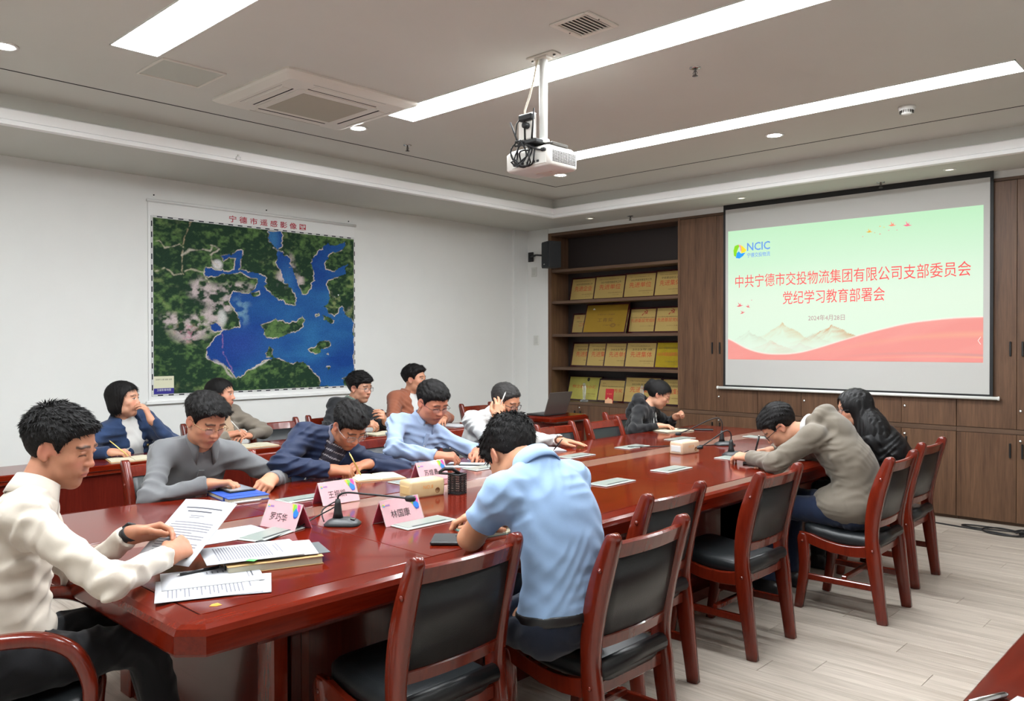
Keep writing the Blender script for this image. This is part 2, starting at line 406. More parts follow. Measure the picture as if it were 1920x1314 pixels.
# access panel and air vent
t = thing('access_panel', 'grey green framed access panel in the ceiling beside the first light strip', 'ceiling panel', (-4.79, 2.20, ZC))
f = MB()
for s_ in (-1, 1): f.box((s_*.178, 0, -.004), (.014, .385, .010), .002); f.box((0, s_*.187, -.004), (.35, .014, .010), .002)
f.build('frame', M_AC, t); MB().box((0, 0, -.001), (.345, .365, .004)).build('panel', mat('access_grey', (186, 188, 178), rough=0.6), t)
t = thing('air_vent', 'square white louvred air vent in the ceiling above the projector', 'air vent', (-2.587, 3.277, ZC))
f = MB()
for s_ in (-1, 1): f.box((s_*.112, 0, -.004), (.03, .25, .010), .003); f.box((0, s_*.112, -.004), (.196, .03, .010), .003)
f.build('frame', M_AC, t)
for k in range(8):
    MB().box((-.084+k*.024, 0, -.005), (.021, .195, .003), 0, Matrix.Rotation(math.radians(24), 3, 'Y')).build('slat', M_AC, t)
MB().box((0, 0, .0), (.196, .196, .002)).build('duct', mat('duct_grey', (96, 94, 90), rough=.7), t)
for s_ in (-1, 1): MB().lathe([(.004, -.009), (.004, -.012), (0, -.013)], 8, c=(s_*.11, s_*-.02, 0)).build('screw', M_DKMETAL, t)

# ------------------------------------------------------------------ projector
M_PROJ = mat('projector_white', (206, 201, 194), rough=0.4, spec=0.4); M_CABLE = mat('black_rubber', (18, 18, 20), rough=0.55); M_PORT = mat('port_dark', (40, 40, 42), rough=0.5)
t = thing('projector', 'white ceiling projector on a pole with tangled black cables', 'projector', (-3.115, 3.55, 2.49))
bx = [(.17, .13)]
MB().loft([sqring(.160, .120, 0, .03), sqring(.170, .130, .012, .03), sqring(.170, .130, .095, .03), sqring(.150, .112, .118, .03)]).build('body', M_PROJ, t)
pp_ = MB().box((.02, -.131, .042), (.26, .006, .062), .004).build('port_panel', mat('port_panel_grey', (196, 193, 186), rough=0.5), t)
for k, (xx, w) in enumerate(((-.085, .022), (-.055, .014), (-.03, .03), (.01, .012), (.035, .012), (.06, .018), (.09, .018))):
    MB().box((xx, -.135, .03), (w, .006, .012), .002).build('port', M_PORT, pp_)
g = MB()
for i in range(8):
    for j in range(14): g.box((.1705, -.095+j*.0145, .026+i*.0080), (.003, .0095, .0052))
g.build('vent_grille', M_PORT, t)
MB().lathe([(.038, 0), (.04, .02), (.03, .025), (0, .022)], 24, c=(-.08, .128, .06), M=Matrix.Rotation(-PI/2, 3, 'X')).build('lens', mat('lens_glass', (30, 34, 50), rough=0.05, spec=0.9), t)
MB().box((.0, .02, .0), (.12, .01, .004)).build('label_strip', mat('projector_label', (190, 170, 160), rough=0.5), t)
MB().box((.06, -.02, .128), (.20, .14, .018), .004).build('mount_bracket', M_DKMETAL, t)
MB().lathe([(.024, .135), (.024, .62)], 20, c=(.085, -.08, 0)).build('pole', M_ALU, t)
MB().lathe([(.034, .135), (.034, .155), (.025, .16)], 20, c=(.085, -.08, 0)).build('pole_collar', M_ALU, t)
pl = MB(); pl.box((.085, -.08, .624), (.20, .075, .012), .003); pl.box((.085, -.08, .612), (.09, .06, .014), .003); pl.build('ceiling_plate', mat('bracket_white', (205, 200, 190), rough=0.45), t)
for s_ in (-1, 1): MB().lathe([(.008, .619), (.008, .61), (0, .608)], 10, c=(.085+s_*.08, -.08, 0)).build('bolt', M_DKMETAL, t)
MB().box((.0, -.12, .235), (.11, .04, .15), .006).build('junction_box', M_PROJ, t)
MB().box((.02, -.15, .28), (.10, .035, .034), .005).build('power_adapter', M_CABLE, t)
MB().lathe([(.018, 0), (.018, .03), (.012, .035)], 14, c=(.02, -.142, .235), M=Matrix.Rotation(PI/2, 3, 'X')).build('plug', M_CABLE, t)
MB().box((.04, -.12, .140), (.13, .09, .022), .004).build('router', M_CABLE, t)
for a, b_ in (((-.07, -.12, .15), (-.115, -.14, .28)), ((.0, -.14, .16), (.0, -.15, .30)), ((.06, -.15, .155), (.085, -.16, .32))):
    MB().tube([a, b_], [.006, .004], 8).build('antenna', M_CABLE, t)
MB().tube([(.06, -.10, .62), (.05, -.12, .50), (.02, -.125, .40), (-.015, -.125, .33), (-.02, -.12, .30)], .006, 8).build('white_cable', mat('cable_white', (225, 215, 195), rough=0.5), t)
def coil(cx, cz, rx, rz, n, y, ph=0):
    return [(cx+rx*math.cos(2*PI*k/n+ph), y+.012*math.sin(3*2*PI*k/n+ph), cz+rz*math.sin(2*PI*k/n+ph)) for k in range(n)]
for a in ((.0, .075, .062, .070, -.158, 0), (.022, .05, .042, .045, -.168, 1), (-.03, .085, .05, .075, -.163, 2), (.012, .07, .075, .062, -.150, .6)):
    MB().tube(coil(a[0], a[1], a[2], a[3], 26, a[4], a[5]), .0048, 7, closed=True).build('cable_loop', M_CABLE, t)
MB().tube([(.0, -.16, .15), (-.05, -.165, .155), (-.06, -.16, .13), (.03, -.165, .125), (.10, -.15, .09), (.125, -.14, .085)], .005, 7).build('cable', M_CABLE, t)
MB().tube([(-.085, -.14, .03), (-.09, -.16, .045), (-.05, -.165, .05), (-.03, -.16, .03), (.03, -.16, .06), (.06, -.15, .12)], .005, 7).build('cable', M_CABLE, t)
MB().box((.132, -.136, .087), (.03, .02, .018), .004).build('cable_plug', M_CABLE, t); MB().box((-.06, -.145, .028), (.05, .016, .016), .003).build('cable_plug', M_CABLE, t)
MB().tube([(-.02, -.14, .30), (-.06, -.145, .26), (-.075, -.14, .19), (-.05, -.14, .15)], .004, 7).build('cable', M_CABLE, t)
# ================================================================== BACK WALL: cabinets, shelves, screen
M_WAL = wood('walnut_panel', (76, 53, 38), (108, 79, 58), scale=(16, 16, 1.0), rough=0.45, spec=0.35)
M_WALH = wood('walnut_rail', (78, 58, 44), (102, 78, 61), scale=(1.0, 16, 16), rough=0.45, spec=0.35)
M_HAND = mat('black_handle', (16, 16, 17), rough=0.45); M_LOCK = mat('lock_chrome', (205, 205, 205), rough=0.2, metal=1.0)
YF = 7.64                                   # front face of the cabinet doors
def cabinet(label, x0, x1, lower=True, tall=True, seams=(), handle_at=None, group='built-in walnut cabinets'):
    """floor to soffit unit: plinth, carcass, lower doors, rail, tall doors"""
    t = thing('wall_cabinet', label, 'cabinet', (x0, YF, 0), group=group)
    W = x1-x0
    MB().span((0, .03, 0), (W, .36, .05)).build('plinth', M_WALH, t)
    MB().span((0, .022, .05), (W, .36, 2.855)).build('carcass', M_WAL, t)
    MB().span((0, .0, .752), (W, .022, .790)).build('rail', M_WALH, t)
    MB().span((0, .0, 2.83), (W, .022, 2.855)).build('top_rail', M_WALH, t)
    xs = [0]+[s-x0 for s in seams]+[W]
    n = len(xs)-1
    for i in range(n):
        a, b_ = xs[i]+.0015, xs[i+1]-.0015
        for z0, z1, nm in ((.03, .748, 'lower_door'), (.794, 2.826, 'tall_door')):
            d = MB().span((a, -.004, z0), (b_, .018, z1), .0015).build(nm, M_WAL, t)
            rgt = handle_at[i] if handle_at else (i % 2 == 0)
            hx = (b_-.042) if rgt else (a+.042)
            hz = 1.45 if nm == 'tall_door' else .618
            h = MB(); h.box((hx, -.014, hz), (.014, .016, .12), .003)
            h.build('handle', M_HAND, d)
            if not rgt:
                lz = .945 if nm == 'tall_door' else .70
                k = MB().lathe([(.012, 0), (.012, .008), (.006, .012), (0, .012)], 14, c=(a+.028, -.004, lz), M=Matrix.Rotation(PI/2, 3, 'X')).build('lock', M_LOCK, d)
    return t
cabinet('walnut double door cabinet behind the left end of the projection screen', -4.718, -3.822, seams=(-4.282,))
cabinet('walnut double door cabinet behind the middle of the projection screen', -3.820, -2.912, seams=(-3.37,))
cabinet('walnut double door cabinet behind the right end of the projection screen', -2.910, -2.012, seams=(-2.455,))
cabinet('walnut double door cabinet at the right edge, beside the screen', -2.010, -1.112, seams=(-1.567,))
cabinet('walnut double door cabinet furthest along the wall past the screen', -1.110, -0.212, seams=(-0.66,))
cabinet('walnut double door cabinet in the far right corner of the room', -0.210, 0.688, seams=(0.24,))
tag(MB().span((-6.60, 7.655, 2.855), (X1, 7.70, ZS)).build('trim_5', M_WALL), kind='structure')
# open award shelves
SX0, SX1 = -6.597, -4.720
t = thing('shelf_unit', 'walnut open shelving unit filled with gold award plaques', 'shelf', (SX0, YF, 0))
W = SX1-SX0
MB().span((0, .03, 0), (W, .36, .05)).build('plinth', M_WALH, t)
MB().span((0, .022, .05), (W, .36, .765)).build('base_carcass', M_WAL, t)
MB().span((0, .0, .765), (W, .36, .80)).build('counter', M_WALH, t)
MB().span((0, .0, .80), (.05, .36, 2.855)).build('side_panel', M_WAL, t); MB().span((W-.028, .0, .80), (W, .36, 2.855)).build('side_panel', M_WAL, t)
MB().span((.05, .33, .80), (W-.028, .36, 2.855)).build('back_panel', mat('shelf_back', (42, 33, 31), rough=0.6), t)
MB().span((.05, .0, 2.82), (W-.028, .36, 2.855)).build('top_panel', M_WALH, t)
for z in (1.21, 1.615, 2.02, 2.405):
    MB().span((.05, .012, z-.034), (W-.028, .33, z), .002).build('shelf_board', M_WALH, t)
for i in range(4):
    a, b_ = W*i/4+.002, W*(i+1)/4-.002
    d = MB().span((a, -.004, .03), (b_, .018, .762), .0015).build('lower_door', M_WAL, t)
    rgt = i % 2 == 0
    hx = b_-.042 if rgt else a+.042
    MB().box((hx, -.014, .635), (.014, .016, .12), .003).build('handle', M_HAND, d)
    if not rgt: MB().lathe([(.012, 0), (.012, .008), (.006, .012), (0, .012)], 14, c=(a+.028, -.004, .735), M=Matrix.Rotation(PI/2, 3, 'X')).build('lock', M_LOCK, d)

# ------------------------------------------------------------------ award plaques
M_FR = mat('plaque_frame', (58, 13, 16), rough=0.25, coat=0.4); M_FRD = mat('plaque_frame_dark', (46, 14, 18), rough=0.25, coat=0.4)
M_GOLD = mat('gold_plate', (204, 176, 108), rough=0.36, metal=0.55, spec=0.6, var=0.06, vscale=(3, 3, 3)); M_GOLD2 = mat('dark_gold_plate', (178, 142, 52), rough=0.32, metal=0.6, var=0.08, vscale=(3, 3, 3))
M_GREENG = mat('green_gold_plate', (190, 182, 92), rough=0.4, metal=0.4, var=0.2, vscale=(4, 4, 4)); M_BRASS = mat('brass_plate', (205, 176, 50), rough=0.25, metal=0.7, var=0.1, vscale=(20, 20, 20))
M_RED = mat('red_ink', (196, 62, 30), rough=0.5); M_INK = mat('black_ink', (46, 38, 22), rough=0.6); M_REDD = mat('dark_red_ink', (160, 30, 30), rough=0.5); M_BROWN = mat('brown_ink', (120, 82, 40), rough=0.6)
def plaque(x0, x1, z0, h, label, lines, plate=None, frame=None, yb=7.90, lean=13, fw=.020):
    """leaning plaque: base at z0, front at y = yb - ...; lines = (text, height fraction up, size, ink, width fraction)"""
    w = x1-x0; a = math.radians(lean)
    t = thing('award_plaque', label, 'plaque', ((x0+x1)/2, yb-h*math.sin(a)-.012, z0), group='award plaques on the shelves')
    Mx = Matrix.Rotation(-a, 3, 'X')     # leans back towards +y
    b = MB()
    b.add(*_boxvf((-w/2, 0, 0), (w/2, .016, h)), M=Mx)
    b.build('frame', frame or M_FR, t)
    p = MB(); p.add(*_boxvf((-w/2+fw, -.003, fw), (w/2-fw, 0.001, h-fw)), M=Mx); pl_ = p.build('plate', plate or M_GOLD, t)
    u = np.array((1., 0, 0)); v = np.array(Mx @ Vector((0, 0, 1)))
    n_ = np.cross(u, v)
    for tx, fz, sz, ink, wf, *ox in lines:
        o = np.array(Mx @ Vector(((ox[0] if ox else 0)*w, -.003, fz*h)))
        text(tx, 'lettering', ink, pl_, o, u, v, width=wf*w, height=sz, off=.0008)
    return t
def _boxvf(lo, hi):
    x0, y0, z0 = lo; x1, y1, z1 = hi
    vs = [(x0, y0, z0), (x1, y0, z0), (x1, y1, z0), (x0, y1, z0), (x0, y0, z1), (x1, y0, z1), (x1, y1, z1), (x0, y1, z1)]
    return vs, [(0, 3, 2, 1), (4, 5, 6, 7), (0, 1, 5, 4), (1, 2, 6, 5), (2, 3, 7, 6), (3, 0, 4, 7)]
def std(big, yr, small='宁德市交通投资集团', wb=.66):
    return [('宁德市交投物流集团有限公司：', .80, .014, M_BROWN, .62, -.05), (yr, .66, .026, M_INK, .62, .02), (big, .41, .066, M_RED, wb), ('宁德市交通投资集团有限公司', .25, .012, M_BROWN, .44, .18), ('二〇二二年', .17, .011, M_BROWN, .2, .2)]
R1, R2, R3, R4 = 2.022, 1.617, 1.212, .802
plaque(-6.455, -6.05, R1, .30, 'gold plaque reading advanced enterprise, first on the top award row', std('先进企业', '2020年度经营管理工作'), yb=7.95)
plaque(-6.075, -5.60, R1, .305, 'gold plaque reading advanced unit, second on the top award row', std('先进单位', '2021年度党建宣传工作'), yb=7.935)
plaque(-5.622, -5.165, R1, .31, 'gold plaque reading advanced unit, third on the top award row', std('先进单位', '2022年度党建宣传工作'), yb=7.92)
plaque(-5.187, -4.775, R1, .315, 'gold plaque reading advanced collective, last on the top award row by the tall door', std('先进集体', '平安建设综治工作'), yb=7.905)
plaque(-6.44, -6.08, R2, .262, 'small pale gold plaque for a second prize beside the large dark plaque', [('交投', .72, .03, M_REDD, .14, -.25), ('宁德交投杯 羽毛球 团体赛', .56, .014, M_INK, .62), ('二等奖', .36, .045, M_RED, .48, .04), ('二〇二二年十月', .22, .012, M_BROWN, .4, .1)], yb=7.955)
plaque(-6.165, -5.53, R2, .375, 'large dark gold plaque in a thick frame leaning on the second award row', [('◢◣', .80, .02, M_ALU, .06, -.3), ('宁德市五一先锋岗', .60, .022, M_BROWN, .4), ('工青奖', .38, .05, M_BROWN, .36), ('宁德市总工会', .25, .014, M_BROWN, .4, .16), ('◎', .2, .05, M_BROWN, .12, .2)], plate=M_GOLD2, yb=7.88, lean=17, fw=.018)
emb = '☭'
plaque(-5.555, -5.142, R2, .305, 'gold plaque with a red party emblem next to the large dark plaque', [(emb, .68, .07, M_REDD, .2, .02), ('中共宁德市交通投资集团有限公司委员会', .585, .012, M_INK, .84), ('先进基层党组织', .42, .045, M_RED, .84), ('二〇二二年六月', .25, .013, M_BROWN, .5, .15)], yb=7.92)
plaque(-5.185, -4.775, R2, .308, 'gold plaque with a red party emblem at the door end of the second row', [(emb, .68, .07, M_REDD, .2, .02), ('中共宁德市交通投资集团有限公司委员会', .585, .012, M_INK, .84), ('先进基层党组织', .42, .045, M_RED, .84), ('二〇二三年六月', .25, .013, M_BROWN, .5, .15)], yb=7.905)
plaque(-6.44, -6.02, R3, .31, 'gold plaque first on the third award row, mostly covered by its neighbour', std('先进集体', '2020年度'), yb=7.955)
plaque(-6.185, -5.765, R3, .312, 'gold plaque second on the third award row, half covered', std('先进集体', '2021年度'), yb=7.935)
plaque(-5.905, -5.485, R3, .314, 'gold plaque reading advanced unit, third on the third award row', std('先进单位', '2022年度'), yb=7.915)
plaque(-5.588, -5.138, R3, .318, 'gold plaque reading advanced collective in full, fourth on the third row', std('先进集体', '2023年度'), yb=7.895)
plaque(-5.168, -4.775, R3, .322, 'bright brass plaque with a decorated border at the end of the third row', [('关于 宁德市交投物流集团', .70, .026, M_INK, .80), ('2023年度创建模范单位', .46, .045, M_REDD, .82), ('宁德市总工会', .24, .014, M_INK, .5, .12), ('二〇二三年十月', .15, .012, M_INK, .36, .16)], plate=M_BRASS, yb=7.885)
plaque(-6.475, -5.965, R4, .31, 'greenish gold plaque behind the crystal trophy on the bottom row', [('●', .78, .05, M_INK, .08, .1), ('物之家大小汇', .50, .04, M_RED, .72), ('交通投资集团', .26, .013, M_BROWN, .3, .22), ('二〇二二年', .18, .012, M_BROWN, .26, .24)], plate=M_GREENG, frame=M_FRD, yb=7.93, lean=16, fw=.016)
plaque(-5.995, -5.57, R4, .285, 'gold plaque partly behind the small red booklet on the bottom row', [('授予：', .76, .014, M_BROWN, .12, -.3), ('宁德交投 物流集团有限公司 优秀', .64, .014, M_INK, .78), ('优秀奖', .42, .045, M_RED, .46, .12)], yb=7.91, frame=M_FRD, lean=15)
plaque(-5.608, -5.10, R4, .325, 'gold plaque with a reddish tint behind the woman in black on the bottom row', std('先进集体', '2023年度安全生产'), yb=7.90, frame=M_FRD)
plaque(-5.09, -4.775, R4, .318, 'gold plaque at the far end of the bottom row beside the woman in black', std('先进集体', '2023年度安全生产'), yb=7.885, frame=M_FRD)
# crystal trophies and booklet
M_GLASS = mat('crystal', (235, 240, 240), rough=0.05, spec=0.8, trans=0.85)
def trophy(loc, label, h):
    t = thing('crystal_trophy', label, 'trophy', loc)
    MB().loft([sqring(.042, .03, 0, .008), sqring(.042, .03, .018, .008), sqring(.03, .022, .03, .008)], smooth=False).build('base', M_GLASS, t)
    MB().loft([sqring(.012, .010, .03, .003), sqring(.016, .012, .11, .003), sqring(.020, .014, h, .003)], smooth=False).build('column', M_GLASS, t)
    MB().lathe([(0, h), (.016, h+.005), (.019, h+.02), (.012, h+.034), (0, h+.038)], 14).build('finial', M_GLASS, t)
trophy((-6.08, 7.70, .80), 'crystal column trophy in front of the greenish plaque', .19)
trophy((-5.28, 7.74, .80), 'slim crystal trophy half hidden by the woman in black', .185)
t = thing('booklet', 'small red booklet with a pale foot standing in front of a plaque', 'booklet', (-5.72, 7.70, .80))
Mx = Matrix.Rotation(-math.radians(8), 3, 'X')
MB().add(*_boxvf((-.055, 0, 0), (.055, .012, .17)), M=Mx).build('cover', mat('booklet_red', (186, 34, 44), rough=0.45), t)
b = MB(); b.prism([(-.055, 0), (.055, 0), (.055, .035), (.03, .055), (.012, .05), (-.012, .072), (-.03, .045), (-.055, .04)], .001, M=Mx @ Matrix.Rotation(PI/2, 3, 'X')); b.build('foot_band', mat('booklet_peach', (232, 180, 140), rough=0.5), t)
text('学习教育', 'lettering', mat('booklet_gold', (226, 150, 90), rough=0.5), t, np.array(Mx @ Vector((0, 0, .10))), (1, 0, 0), np.array(Mx @ Vector((0, 0, 1))), width=.07, off=.001)
# ------------------------------------------------------------------ loudspeaker, wall plates
t = thing('wall_speaker', 'black loudspeaker on a wall bracket in the corner by the award shelves', 'speaker', (-6.30, 7.36, 2.55))
Mz = rotz(math.radians(-24))
sp = MB(); sp.add([(x, y, z) for z in (-.155, .155) for x, y in ((-.10, -.085), (.10, -.085), (.085, .085), (-.085, .085))], [(3, 2, 1, 0), (4, 5, 6, 7), (0, 1, 5, 4), (1, 2, 6, 5), (2, 3, 7, 6), (3, 0, 4, 7)], M=Mz)
sp.build('cabinet', mat('speaker_black', (28, 30, 33), rough=0.6), t, bevel=.006)
MB().box(tuple(Mz @ Vector((0, -.089, .0))), (.175, .010, .285), .004, Mz).build('grille', mat('speaker_grille', (34, 38, 42), rough=0.8, bump=0.8, bscale=(500, 500, 500)), t)
MB().box(tuple(Mz @ Vector((0.0, -.097, -.115))), (.036, .004, .012), .001, Mz).build('badge', M_STEEL, t)
MB().tube([(-.10, .05, 0), (-.36, .13, .035)], .012, 10).build('bracket_arm', M_CABLE, t)
MB().box((-.02-.10, .052, 0), (.03, .04, .05), .004).build('bracket_joint', M_CABLE, t)
MB().box((-.57, .265, .035), (.085, .016, .12), .004).build('wall_plate', M_CABLE, t)
MB().tube([(-.36, .13, .035), (-.57, .262, .035)], .012, 10).build('bracket_arm', M_CABLE, t)
for (x, z, lb) in ((-6.826, 2.395, 'white blank wall plate just below the loudspeaker bracket'), (-6.79, 1.54, 'white light switch plate on the pier beside the award shelves')):
    t = thing('switch_plate', lb, 'switch', (x, 7.64, z))
    MB().box((0, -.005, 0), (.086, .010, .118), .003).build('plate', mat('switch_white', (205, 204, 198), rough=0.4), t)
    MB().box((0, -.0115, 0), (.05, .005, .08), .002).build('rocker', mat('switch_rocker', (196, 196, 190), rough=0.4), t)

# ------------------------------------------------------------------ projection screen with its slide
YS = 7.605
t = thing('projection_screen', 'pull-down projection screen showing a green and red title slide', 'screen', (-2.955, YS, 1.05))
M_SCRB = mat('screen_black', (16, 17, 19), rough=0.6)
MB().span((-1.23, 0, .0), (1.225, .004, ZS-1.05)).build('black_border', M_SCRB, t)
MB().span((-1.205, -.002, .022), (1.20, .0, 1.815)).build('fabric', mat('screen_fabric', (186, 185, 181), rough=0.7, spec=0.2), t)
MB().tube([(-1.295, -.004, -.008), (1.268, -.004, -.008)], .014, 14).build('bottom_bar', M_ALU, t)
for s_ in (-1.298, 1.262): MB().tube([(s_, -.004, -.008), (s_+.012, -.004, -.008)], .017, 14).build('end_cap', M_ALU, t)
# slide picture: colours of the projected image on a fine grid
SW, SH = 2.328, 1.308; SLX, SLZ = -4.130-(-2.955), 1.335-1.05
def vnoise(x, y, seed):
    r = np.random.default_rng(seed); T = r.random((64, 64))
    xi, yi = np.floor(x).astype(int), np.floor(y).astype(int); fx, fy = x-xi, y-yi
    fx = fx*fx*(3-2*fx); fy = fy*fy*(3-2*fy); g = lambda a, b_: T[a % 64, b_ % 64]
    return (g(xi, yi)*(1-fx)+g(xi+1, yi)*fx)*(1-fy)+(g(xi, yi+1)*(1-fx)+g(xi+1, yi+1)*fx)*fy
def fbm(x, y, seed, o=5):
    s_ = 0; a = .5
    for k in range(o): s_ = s_+a*vnoise(x*2**k, y*2**k, seed+k); a *= .5
    return s_
def L(*c): return np.array(srgb(*c)[:3])
def slide_colours(U, V):
    mixc = lambda c, d, k: c*(1-k[..., None]) + d*k[..., None]
    g = np.clip(V, 0, 1)
    c = mixc(np.broadcast_to(L(214, 240, 214), U.shape+(3,)), L(186, 236, 190), np.clip((g-.45)*1.9, 0, 1)**1.3)
    c = mixc(c, L(196, 240, 200), np.exp(-((U-.15)**2+(V-.85)**2)/.05)*.5)
    c = mixc(c, L(222, 240, 214), np.clip(1-np.abs(V-.40)*3, 0, 1)*.5)
    # misty mountains: (centre, peak height, half width, ink, strength)
    for k, (cu, pv, hw_, col2, a) in enumerate(((.10, .225, .10, (190, 196, 170), .6), (.25, .285, .11, (206, 166, 92), .95), (.38, .20, .10, (196, 196, 170), .5), (.46, .252, .14, (202, 140, 58), 1.2), (.60, .19, .10, (200, 190, 160), .5), (.68, .225, .10, (206, 180, 120), .7), (.20, .150, .09, (206, 140, 92), .95), (.52, .165, .09, (206, 150, 84), .8), (.33, .125, .12, (200, 176, 160), .6), (.42, .105, .12, (206, 170, 140), .55))):
        e_ = np.abs(U-cu)/hw_
        ridge = pv*(1-.42*np.clip(e_, 0, 2)**.8)+.030*(fbm(U*26, U*0+k*3.3, 40+k*9)-.5)+.012*(fbm(U*90, U*0+k, 7+k)-.5)
        dep = ridge-V; ins = (dep > 0) & (e_ < 1.3)
        tex = fbm(U*46+dep*60, V*34-U*20, 77+k); side = np.clip(.5+(U-cu)/hw_*.9+(tex-.5)*2.2, 0, 1)
        kk = np.where(ins, np.exp(-np.clip(dep, 0, 1)*22)*(.30+.75*side)*a*np.clip(1.3-e_, 0, 1), 0)
        c = mixc(c, L(*col2), np.clip(kk, 0, .95))
    fog = np.exp(-((V-.10)/.05)**2)*.55; c = mixc(c, L(224, 240, 220), fog)
    # red wave
    wu = np.array((0, .04, .08, .175, .30, .38, .45, .60, .75, .90, 1.0)); wv_ = np.array((.176, .125, .085, .042, .046, .078, .118, .198, .262, .288, .292))
    fine = np.interp(np.linspace(0, 1, 400), wu, wv_); ker = np.ones(41)/41; fine = np.convolve(np.pad(fine, 20, 'edge'), ker, 'valid'); top = np.interp(U, np.linspace(0, 1, 400), fine)
    ins = V < top
    red = np.broadcast_to(L(238, 128, 116), U.shape+(3,)).copy()
    f = fbm(U*3+V*2, V*9-U*5, 5)
    red = mixc(red, L(240, 154, 118), np.clip((U-.35)*1.5, 0, 1)*np.clip(1-np.abs((V-top*.62)/.03), 0, 1)*.8)
    red = mixc(red, L(206, 132, 126), np.clip((U-.45)*2, 0, 1)*np.clip(1-np.abs((V-(.02+.30*(U-.45)*(1.15-U)))/.014), 0, 1)*.8)
    red = mixc(red, L(246, 168, 122), np.clip((U-.5)*2, 0, 1)*np.clip(1-np.abs((V-(.005+.22*(U-.5)*(1.25-U)))/.008), 0, 1)*.7)
    red = mixc(red, L(246, 150, 138), np.clip(f-.45, 0, 1)*1.5)
    c = np.where(ins[..., None], red, c)
    c = mixc(c, L(255, 238, 225), np.exp(-((V-top)/.0045)**2)*.8)
    return c
nu, nv = 330, 186
U, V = np.meshgrid(np.linspace(0, 1, nu), np.linspace(0, 1, nv), indexing='ij')
P = np.stack([SLX+U*SW, np.full_like(U, -.0035), SLZ+V*SH], -1).reshape(-1, 3)
I = np.arange(nu*nv).reshape(nu, nv)
F = np.stack([I[:-1, :-1], I[1:, :-1], I[1:, 1:], I[:-1, 1:]], -1).reshape(-1, 4)
SLIDE_E = 0.95
M_SLIDE = attr_mat('slide_image', rough=0.8, spec=0.05, emit=SLIDE_E, base=0.12)
slide = np_mesh('slide_picture', P, F, M_SLIDE, t, slide_colours(U, V).reshape(-1, 3)); slide['label'] = 'projected slide with red wave and misty mountains'
def ink(nm, c): return mat(nm, c, rough=0.8, spec=0.05, emit=SLIDE_E*.5)
M_SR = ink('slide_red', (206, 74, 74)); M_SB = ink('slide_blue', (88, 136, 204)); M_SG = ink('slide_grey', (150, 120, 120))
SU, SV = (1, 0, 0), (0, 0, 1)
def slp(u, v): return (SLX+u*SW, -.0036, SLZ+v*SH)
text('中共宁德市交投物流集团有限公司支部委员会', 'title_line', M_SR, slide, slp(.498, .555), SU, SV, width=.925*SW, height=.098*SH, off=.0012)
text('党纪学习教育部署会', 'title_line', M_SR, slide, slp(.458, .415), SU, SV, width=.41*SW, height=.098*SH, off=.0012)
text('2024年4月28日', 'date_line', M_SG, slide, slp(.436, .288), SU, SV, width=.148*SW, height=.042*SH, off=.0012)
text('NCIC', 'company_name', M_SB, slide, slp(.143, .835), SU, SV, width=.105*SW, height=.062*SH, off=.0012, embolden=.012)
text('宁德交投物流', 'company_name', M_SB, slide, slp(.143, .785), SU, SV, width=.105*SW, height=.034*SH, off=.0012, embolden=.004)
text('〈', 'slide_arrow', ink('slide_pink', (250, 196, 190)), slide, slp(.988, .115), SU, SV, height=.05*SH, off=.0012)
def logo(parent, o, u, v, s, off=.001, emit=True):
    """round tri-colour company mark: green, yellow and blue blades round a white gap"""
    o = np.array(o, float); u = np.array(u, float); v = np.array(v, float); w = np.cross(u, v)
    mk = (lambda n, c: ink('slide_'+n, c)) if emit else (lambda n, c: mat('print_'+n, c, rough=0.5))
    blades = {'logo_green': ((128, 196, 40), [(-.48, .1), (-.38, .42), (-.1, .5), (.08, .42), (-.08, .30), (-.20, .05), (-.30, -.35), (-.44, -.25)]),
              'logo_yellow': ((232, 196, 50), [(-.02, .48), (.22, .36), (.5, .08), (.40, -.06), (.12, -.12), (.10, .08), (.06, .28)]),
              'logo_blue': ((46, 140, 220), [(-.30, -.42), (-.22, -.08), (-.06, .02), (.08, -.14), (.42, -.10), (.25, -.32), (-.02, -.48)]),
              'logo_pink': ((226, 130, 160), [(-.10, .5), (.02, .47), (.10, .28), (.13, .06), (.06, -.02), (.03, .24)])}
    for n, (c, poly) in blades.items():
        m = MB(); vs = [tuple(o+u*x*s+v*y*s+w*(off+(.0002 if n == 'logo_pink' else 0))) for x, y in poly]; m.add(vs, [tuple(range(len(vs)))[::-1]])
        ob = m.build('logo_blade', mk(n, c), parent)
        me = ob.data; me.update()
        if np.dot(np.array(me.polygons[0].normal), w) < 0: me.flip_normals()
logo(slide, slp(.056, .835), SU, SV, .145)
def bird(u, v, s, c, rot=0):
    m = MB(); pts = [(-.5, .05), (-.1, .12), (-.2, .55), (.06, .14), (.2, .4), (.16, .06), (.5, -.02), (.14, -.08), (-.12, -.1)]
    o = slp(u, v); cr, sr = math.cos(rot), math.sin(rot)
    m.add([(o[0]+(x*cr-y*sr)*s, o[1]-.001, o[2]+(x*sr+y*cr)*s) for x, y in pts], [tuple(range(len(pts)))])
    ob = m.build('bird', ink('bird_%d_%d_%d' % c, c), slide)
    ob.data.update()
    if ob.data.polygons[0].normal.y > 0: ob.data.flip_normals()
for a in ((.605, .895, .06, (214, 168, 70)), (.69, .925, .07, (222, 130, 110)), (.745, .915, .075, (220, 110, 130)), (.645, .925, .025, (200, 170, 110)), (.66, .915, .03, (190, 200, 140)), (.58, .865, .02, (200, 170, 140)), (.625, .885, .018, (190, 170, 120)), (.645, .872, .025, (210, 160, 140)), (.677, .893, .02, (200, 150, 150)), (.707, .89, .018, (200, 150, 150)), (.057, .415, .075, (196, 96, 100), .2), (.095, .405, .055, (196, 96, 100), -.3), (.07, .36, .06, (200, 110, 110), .4), (.112, .455, .018, (190, 120, 120))):
    bird(*a)
